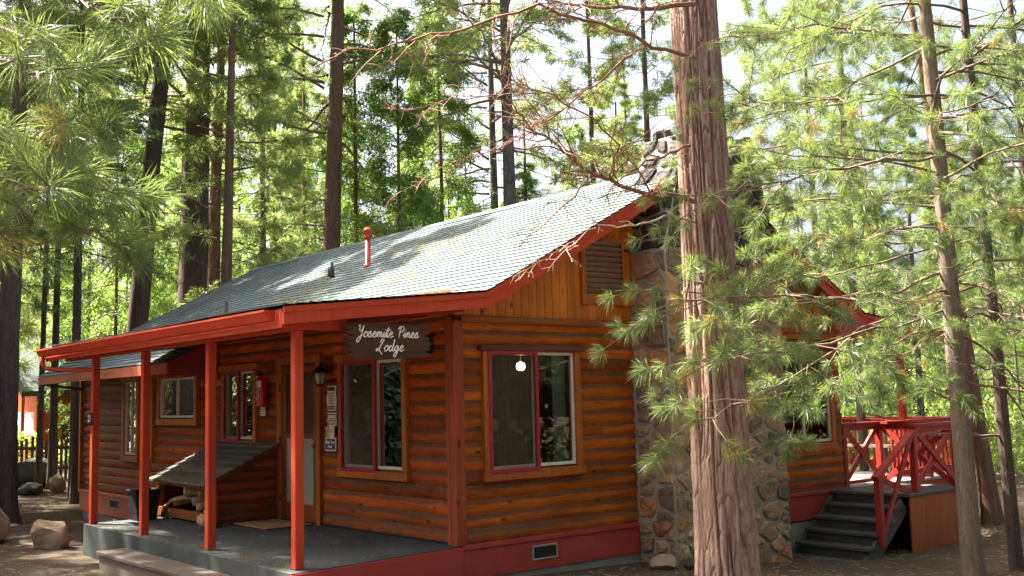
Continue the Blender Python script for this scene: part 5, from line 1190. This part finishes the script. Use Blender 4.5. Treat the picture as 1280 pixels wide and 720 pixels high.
deadbranch([(740, 216, 8.4), (718, 245, 8.3), (690, 270, 8.2), (665, 292, 8.1), (655, 305, 8.1)], .012, 5, .7, 58)
deadbranch([(765, 228, 8.5), (766, 205, 8.4), (772, 180, 8.3), (740, 150, 8.2), (690, 120, 8.0), (650, 105, 7.9), (600, 118, 7.8), (540, 130, 7.7), (500, 140, 7.6)], .015, 13, 1.4, 59)
deadbranch([(690, 180, 8.2), (680, 150, 8.2), (655, 125, 8.2), (640, 90, 8.2), (620, 60, 8.1)], .012, 8, 1.0, 60)
deadbranch([(700, 140, 8.5), (660, 165, 8.4), (610, 190, 8.3), (560, 205, 8.2), (500, 240, 8.1)], .010, 8, 1.0, 61)
c = Crown(66)
for px, py in ((868, 60), (880, 130), (905, 55), (860, 150), (930, 245), (915, 140)):
    p0 = PX(px+20, py-8, 8.72)-off
    for q in range(3): c.branch(p0, unit(-fw*.7+rt*c.rs.uniform(-1, 1)+np.array([0, 0, c.rs.uniform(-.4, .2)])), .42, .005, .3, 3, (.4, 1), .4, 2, .9, n=4)
c.build('crown', TWIG, PINE, BIG, c.needles(.10, 46, .0026, (10, 75)))

# ------------------------------------------------------------------ two pines on the right with long low boughs
def nearpine(name, label, px, py, D, wpx, lean, h, seed, boughs, radials, L=.145, M=92, w=.0043, bark=None):
    x, y = [float(q) for q in PX(px, py, D)[:2]]; z = float(gz(x, y)); t = thing(name, label, 'tree', None, (x, y, z)); o_ = np.array([x, y, z])
    trunk_mesh(h, wpx/FPX*D/2, bark or BARK_YOUNG, t, ln(lean), seed, 40, .12, 28, .45); c = Crown(seed)
    for b in boughs:
        P = np.array([PX(*q) for q in b[0]])-o_; Q = []
        for k in range(len(P)-1):
            for tt in (0, .34, .67): Q.append(P[k]*(1-tt)+P[k+1]*tt+(c.rs.normal(size=3)*.02 if k or tt else 0))
        Q.append(P[-1]); Q = np.array(Q); Ls = float(np.linalg.norm(Q[-1]-Q[0])); c.dress(Q, Ls, b[1], b[2], (.28, 1.0), b[3], b[4], 1.0, False, .45)
    for (z0, z1, nb, ln0, kw) in radials:
        for k in range(nb):
            z_ = z0+(z1-z0)*(k+c.rs.random())/nb; a = c.rs.uniform(0, 6.283); e = math.radians(c.rs.uniform(-12, 22)); lx, ly = ln(lean)
            c.branch((lx*z_, ly*z_, z_), (math.cos(a)*math.cos(e), math.sin(a)*math.cos(e), math.sin(e)), ln0*c.rs.uniform(.6, 1.15), .02, **kw)
    c.build('crown', GREYTWIG, PINE, t, c.needles(L, M, w)); return t
kw1 = dict(droop=.3, nside=10, dens=4, sc=1.0, foliage=(.25, 1.0), side=.4)
kwd = dict(droop=.3, nside=7, dead=True)
nearpine('pine_tree', 'nearer pale trunked pine right of the deck with long green boughs over the gable', 1219, 735, 12.3, 26, -.02, 10.5, 71, [
    ([(1200, 330, 13.2), (1120, 365, 11.8), (1050, 372, 10.6), (980, 372, 9.4), (900, 372, 8.3), (850, 375, 7.7)], .022, 19, .24, 3),
    ([(1200, 380, 13.2), (1120, 405, 11.5), (1040, 425, 10.0), (950, 445, 8.8), (870, 452, 8.0)], .018, 17, .22, 3),
    ([(1200, 350, 13.2), (1100, 400, 11.3), (1020, 450, 10.0), (940, 500, 8.8), (868, 525, 7.9)], .014, 14, .2, 3),
    ([(1010, 455, 9.8), (1000, 500, 9.4), (990, 545, 9.2), (984, 568, 9.1)], .006, 4, .3, 2),
    ([(1195, 195, 13.2), (1130, 199, 12.2), (1060, 210, 11.0), (1000, 222, 10.0), (930, 236, 9.0), (890, 245, 8.5)], .022, 19, .24, 3),
    ([(1195, 120, 13.2), (1120, 118, 12), (1050, 122, 11.2), (980, 130, 10.5), (930, 120, 10.0)], .02, 20, .28, 4),
    ([(1195, 60, 13.2), (1100, 40, 12), (1020, 30, 11), (950, 40, 10.2)], .02, 20, .3, 4),
    ([(1200, 280, 13.2), (1120, 290, 12), (1060, 300, 11), (1000, 300, 10)], .018, 19, .3, 4),
    ([(1200, 300, 13.2), (1100, 330, 11.6), (1020, 345, 10.2), (960, 352, 9.2), (925, 350, 8.6)], .016, 16, .24, 3),
    ([(1200, 400, 13.2), (1110, 430, 11.6), (1050, 470, 10.6), (1000, 490, 9.8), (960, 500, 9.2)], .012, 12, .22, 3),
    ([(1200, 420, 13.2), (1160, 425, 12), (1130, 440, 11.2), (1110, 455, 10.6)], .014, 11, .3, 3),
    ([(1205, 440, 13.2), (1190, 450, 12), (1170, 470, 11.2), (1160, 490, 10.8)], .01, 6, .35, 2),
    ([(1200, 240, 13.2), (1230, 250, 12), (1255, 260, 11), (1290, 265, 10)], .016, 16, .34, 4)],
    [(4.0, 8.8, 32, 3.2, kw1), (1.8, 4, 8, 1.6, kwd)])
nearpine('pine_tree', 'thinner dark trunked pine at the right edge beside the pale one', 1274, 738, 12.7, 17, -.022, 10.0, 72, [
    ([(1245, 330, 13.5), (1260, 340, 12), (1285, 350, 10.5)], .014, 7, .35, 3),
    ([(1240, 220, 13.5), (1200, 225, 12), (1150, 235, 10.6), (1100, 245, 9.8)], .016, 10, .3, 4),
    ([(1240, 120, 13.5), (1220, 130, 11.5), (1190, 140, 10), (1160, 150, 9)], .016, 10, .34, 4),
    ([(1243, 400, 13.5), (1265, 415, 12), (1290, 420, 11)], .012, 6, .35, 3)],
    [(3.6, 8.6, 24, 2.8, kw1), (1.6, 4.4, 8, 1.4, kwd)], bark=BARK_DARK)
nearpine('pine_tree', 'pine behind the deck with thin green boughs above the right roof slope', 1075, 500, 19, 12, .0, 10.5, 74, [],
    [(3.0, 9.5, 24, 2.6, kw1), (1.5, 4, 10, 1.4, kwd)], bark=BARK_DARK, L=.18, M=30, w=.006)
nearpine('pine_tree', 'bushy pine beyond the two right trunks at the right edge', 1300, 500, 18, 14, .0, 10.5, 75, [],
    [(2.6, 9.5, 26, 2.8, kw1), (1.5, 4, 10, 1.4, kwd)], bark=BARK_DARK, L=.18, M=30, w=.006)
# ------------------------------------------------------------------ the pine just outside the left edge: its boughs hang into the picture
nearpine('pine_tree', 'long needled pine boughs hanging into the upper left corner', -270, 700, 6.6, 60, .0, 8.5, 73, [
    ([(-270, -40, 6.6), (-60, -20, 6.0), (0, 26, 5.7), (30, 58, 5.6), (52, 76, 5.5), (72, 100, 5.4)], .020, 4, .2, 2),
    ([(-270, 0, 6.6), (-80, 60, 6.0), (0, 72, 5.7), (30, 85, 5.6), (60, 120, 5.5), (90, 150, 5.4), (130, 165, 5.3)], .016, 5, .2, 2),
    ([(-270, 160, 6.6), (-100, 190, 6.0), (-20, 215, 5.6), (40, 232, 5.4), (68, 235, 5.2)], .018, 4, .18, 2),
    ([(-270, 150, 6.6), (-60, 170, 6.1), (40, 205, 5.9), (110, 230, 5.8), (150, 245, 5.7)], .018, 5, .2, 2),
    ([(-270, 190, 6.6), (-60, 230, 6.1), (40, 270, 5.8), (110, 295, 5.6), (158, 306, 5.5)], .016, 5, .18, 2),
    ([(-270, -140, 6.6), (20, -70, 6.2), (108, 0, 6.0), (140, 22, 5.9), (172, 22, 5.8), (182, 20, 5.8)], .014, 3, .16, 1),
    ([(108, 0, 6.0), (150, 30, 5.9), (175, 60, 5.8), (200, 46, 5.7)], .008, 3, .2, 1),
    ([(-270, -160, 6.6), (100, -90, 6.3), (230, -30, 6.1), (260, 10, 6.0)], .014, 4, .18, 2),
    ([(-270, 60, 6.6), (-100, 100, 5.9), (-20, 140, 5.5), (20, 170, 5.3)], .014, 4, .2, 2),
    ([(-270, 240, 6.6), (-100, 260, 6.0), (-30, 290, 5.6), (10, 300, 5.4)], .014, 4, .18, 2)],
    [(4.5, 7.5, 12, 1.6, kw1)], L=.225, M=100, w=.0048, bark=BARK_BROWN)
# ------------------------------------------------------------------ forest litter on the near ground
c = Crown(81); lv = MB()
for k in range(5200):
    x, y = c.rs.uniform(-7, 11), c.rs.uniform(-8, 12)
    if -2.55 < x < 8.4 and -.3 < y < 12: continue
    z = float(gz(x, y))+.006; a = c.rs.uniform(0, 6.283); l_ = c.rs.uniform(.03, .16); c.limb([(x, y, z), (x+l_*math.cos(a), y+l_*math.sin(a), z+c.rs.uniform(0, .02))], .004, .002, 3)
for k in range(9000):
    x, y = c.rs.uniform(-7, 11), c.rs.uniform(-8, 14)
    if -2.55 < x < 8.4 and -.3 < y < 12: continue
    c.tuft((x, y, float(gz(x, y))+.012), unit(c.rs.normal(size=3)*np.array([1, 1, .1])), .97+.03*c.rs.random(), .8)
for k in range(3200):
    side_ = c.rs.random(); y = c.rs.uniform(-.4, 12.2); x = c.rs.uniform(-2.2, 3.5) if y < 6.7 else c.rs.uniform(-.7, 3.5)
    if vnoise(x*1.5, y*.8, 90) < .5: continue
    z = (roofz(x) if x > -.8 and (x > .1 or y > 6.8) else KZ-.1*(KX-x))+.022
    c.tuft((x, y, z), unit(np.array([c.rs.normal(), c.rs.normal(), .3*c.rs.normal()-.1])), .97+.03*c.rs.random(), .7)
for k in range(260):
    y = c.rs.uniform(-.2, 5.5); x = -2.05+1.9*c.rs.random()**2
    c.tuft((x, y, .012), unit(np.array([c.rs.normal(), c.rs.normal(), .05])), .97+.03*c.rs.random(), c.rs.uniform(.3, .7))
o = c.build('needle_litter', PALETWIG, PINE, None, c.needles(.12, 9, .004, (5, 80), .5, 0)); o['kind'] = 'stuff'; o['label'] = 'brown fallen needles and twigs on dirt and roof'
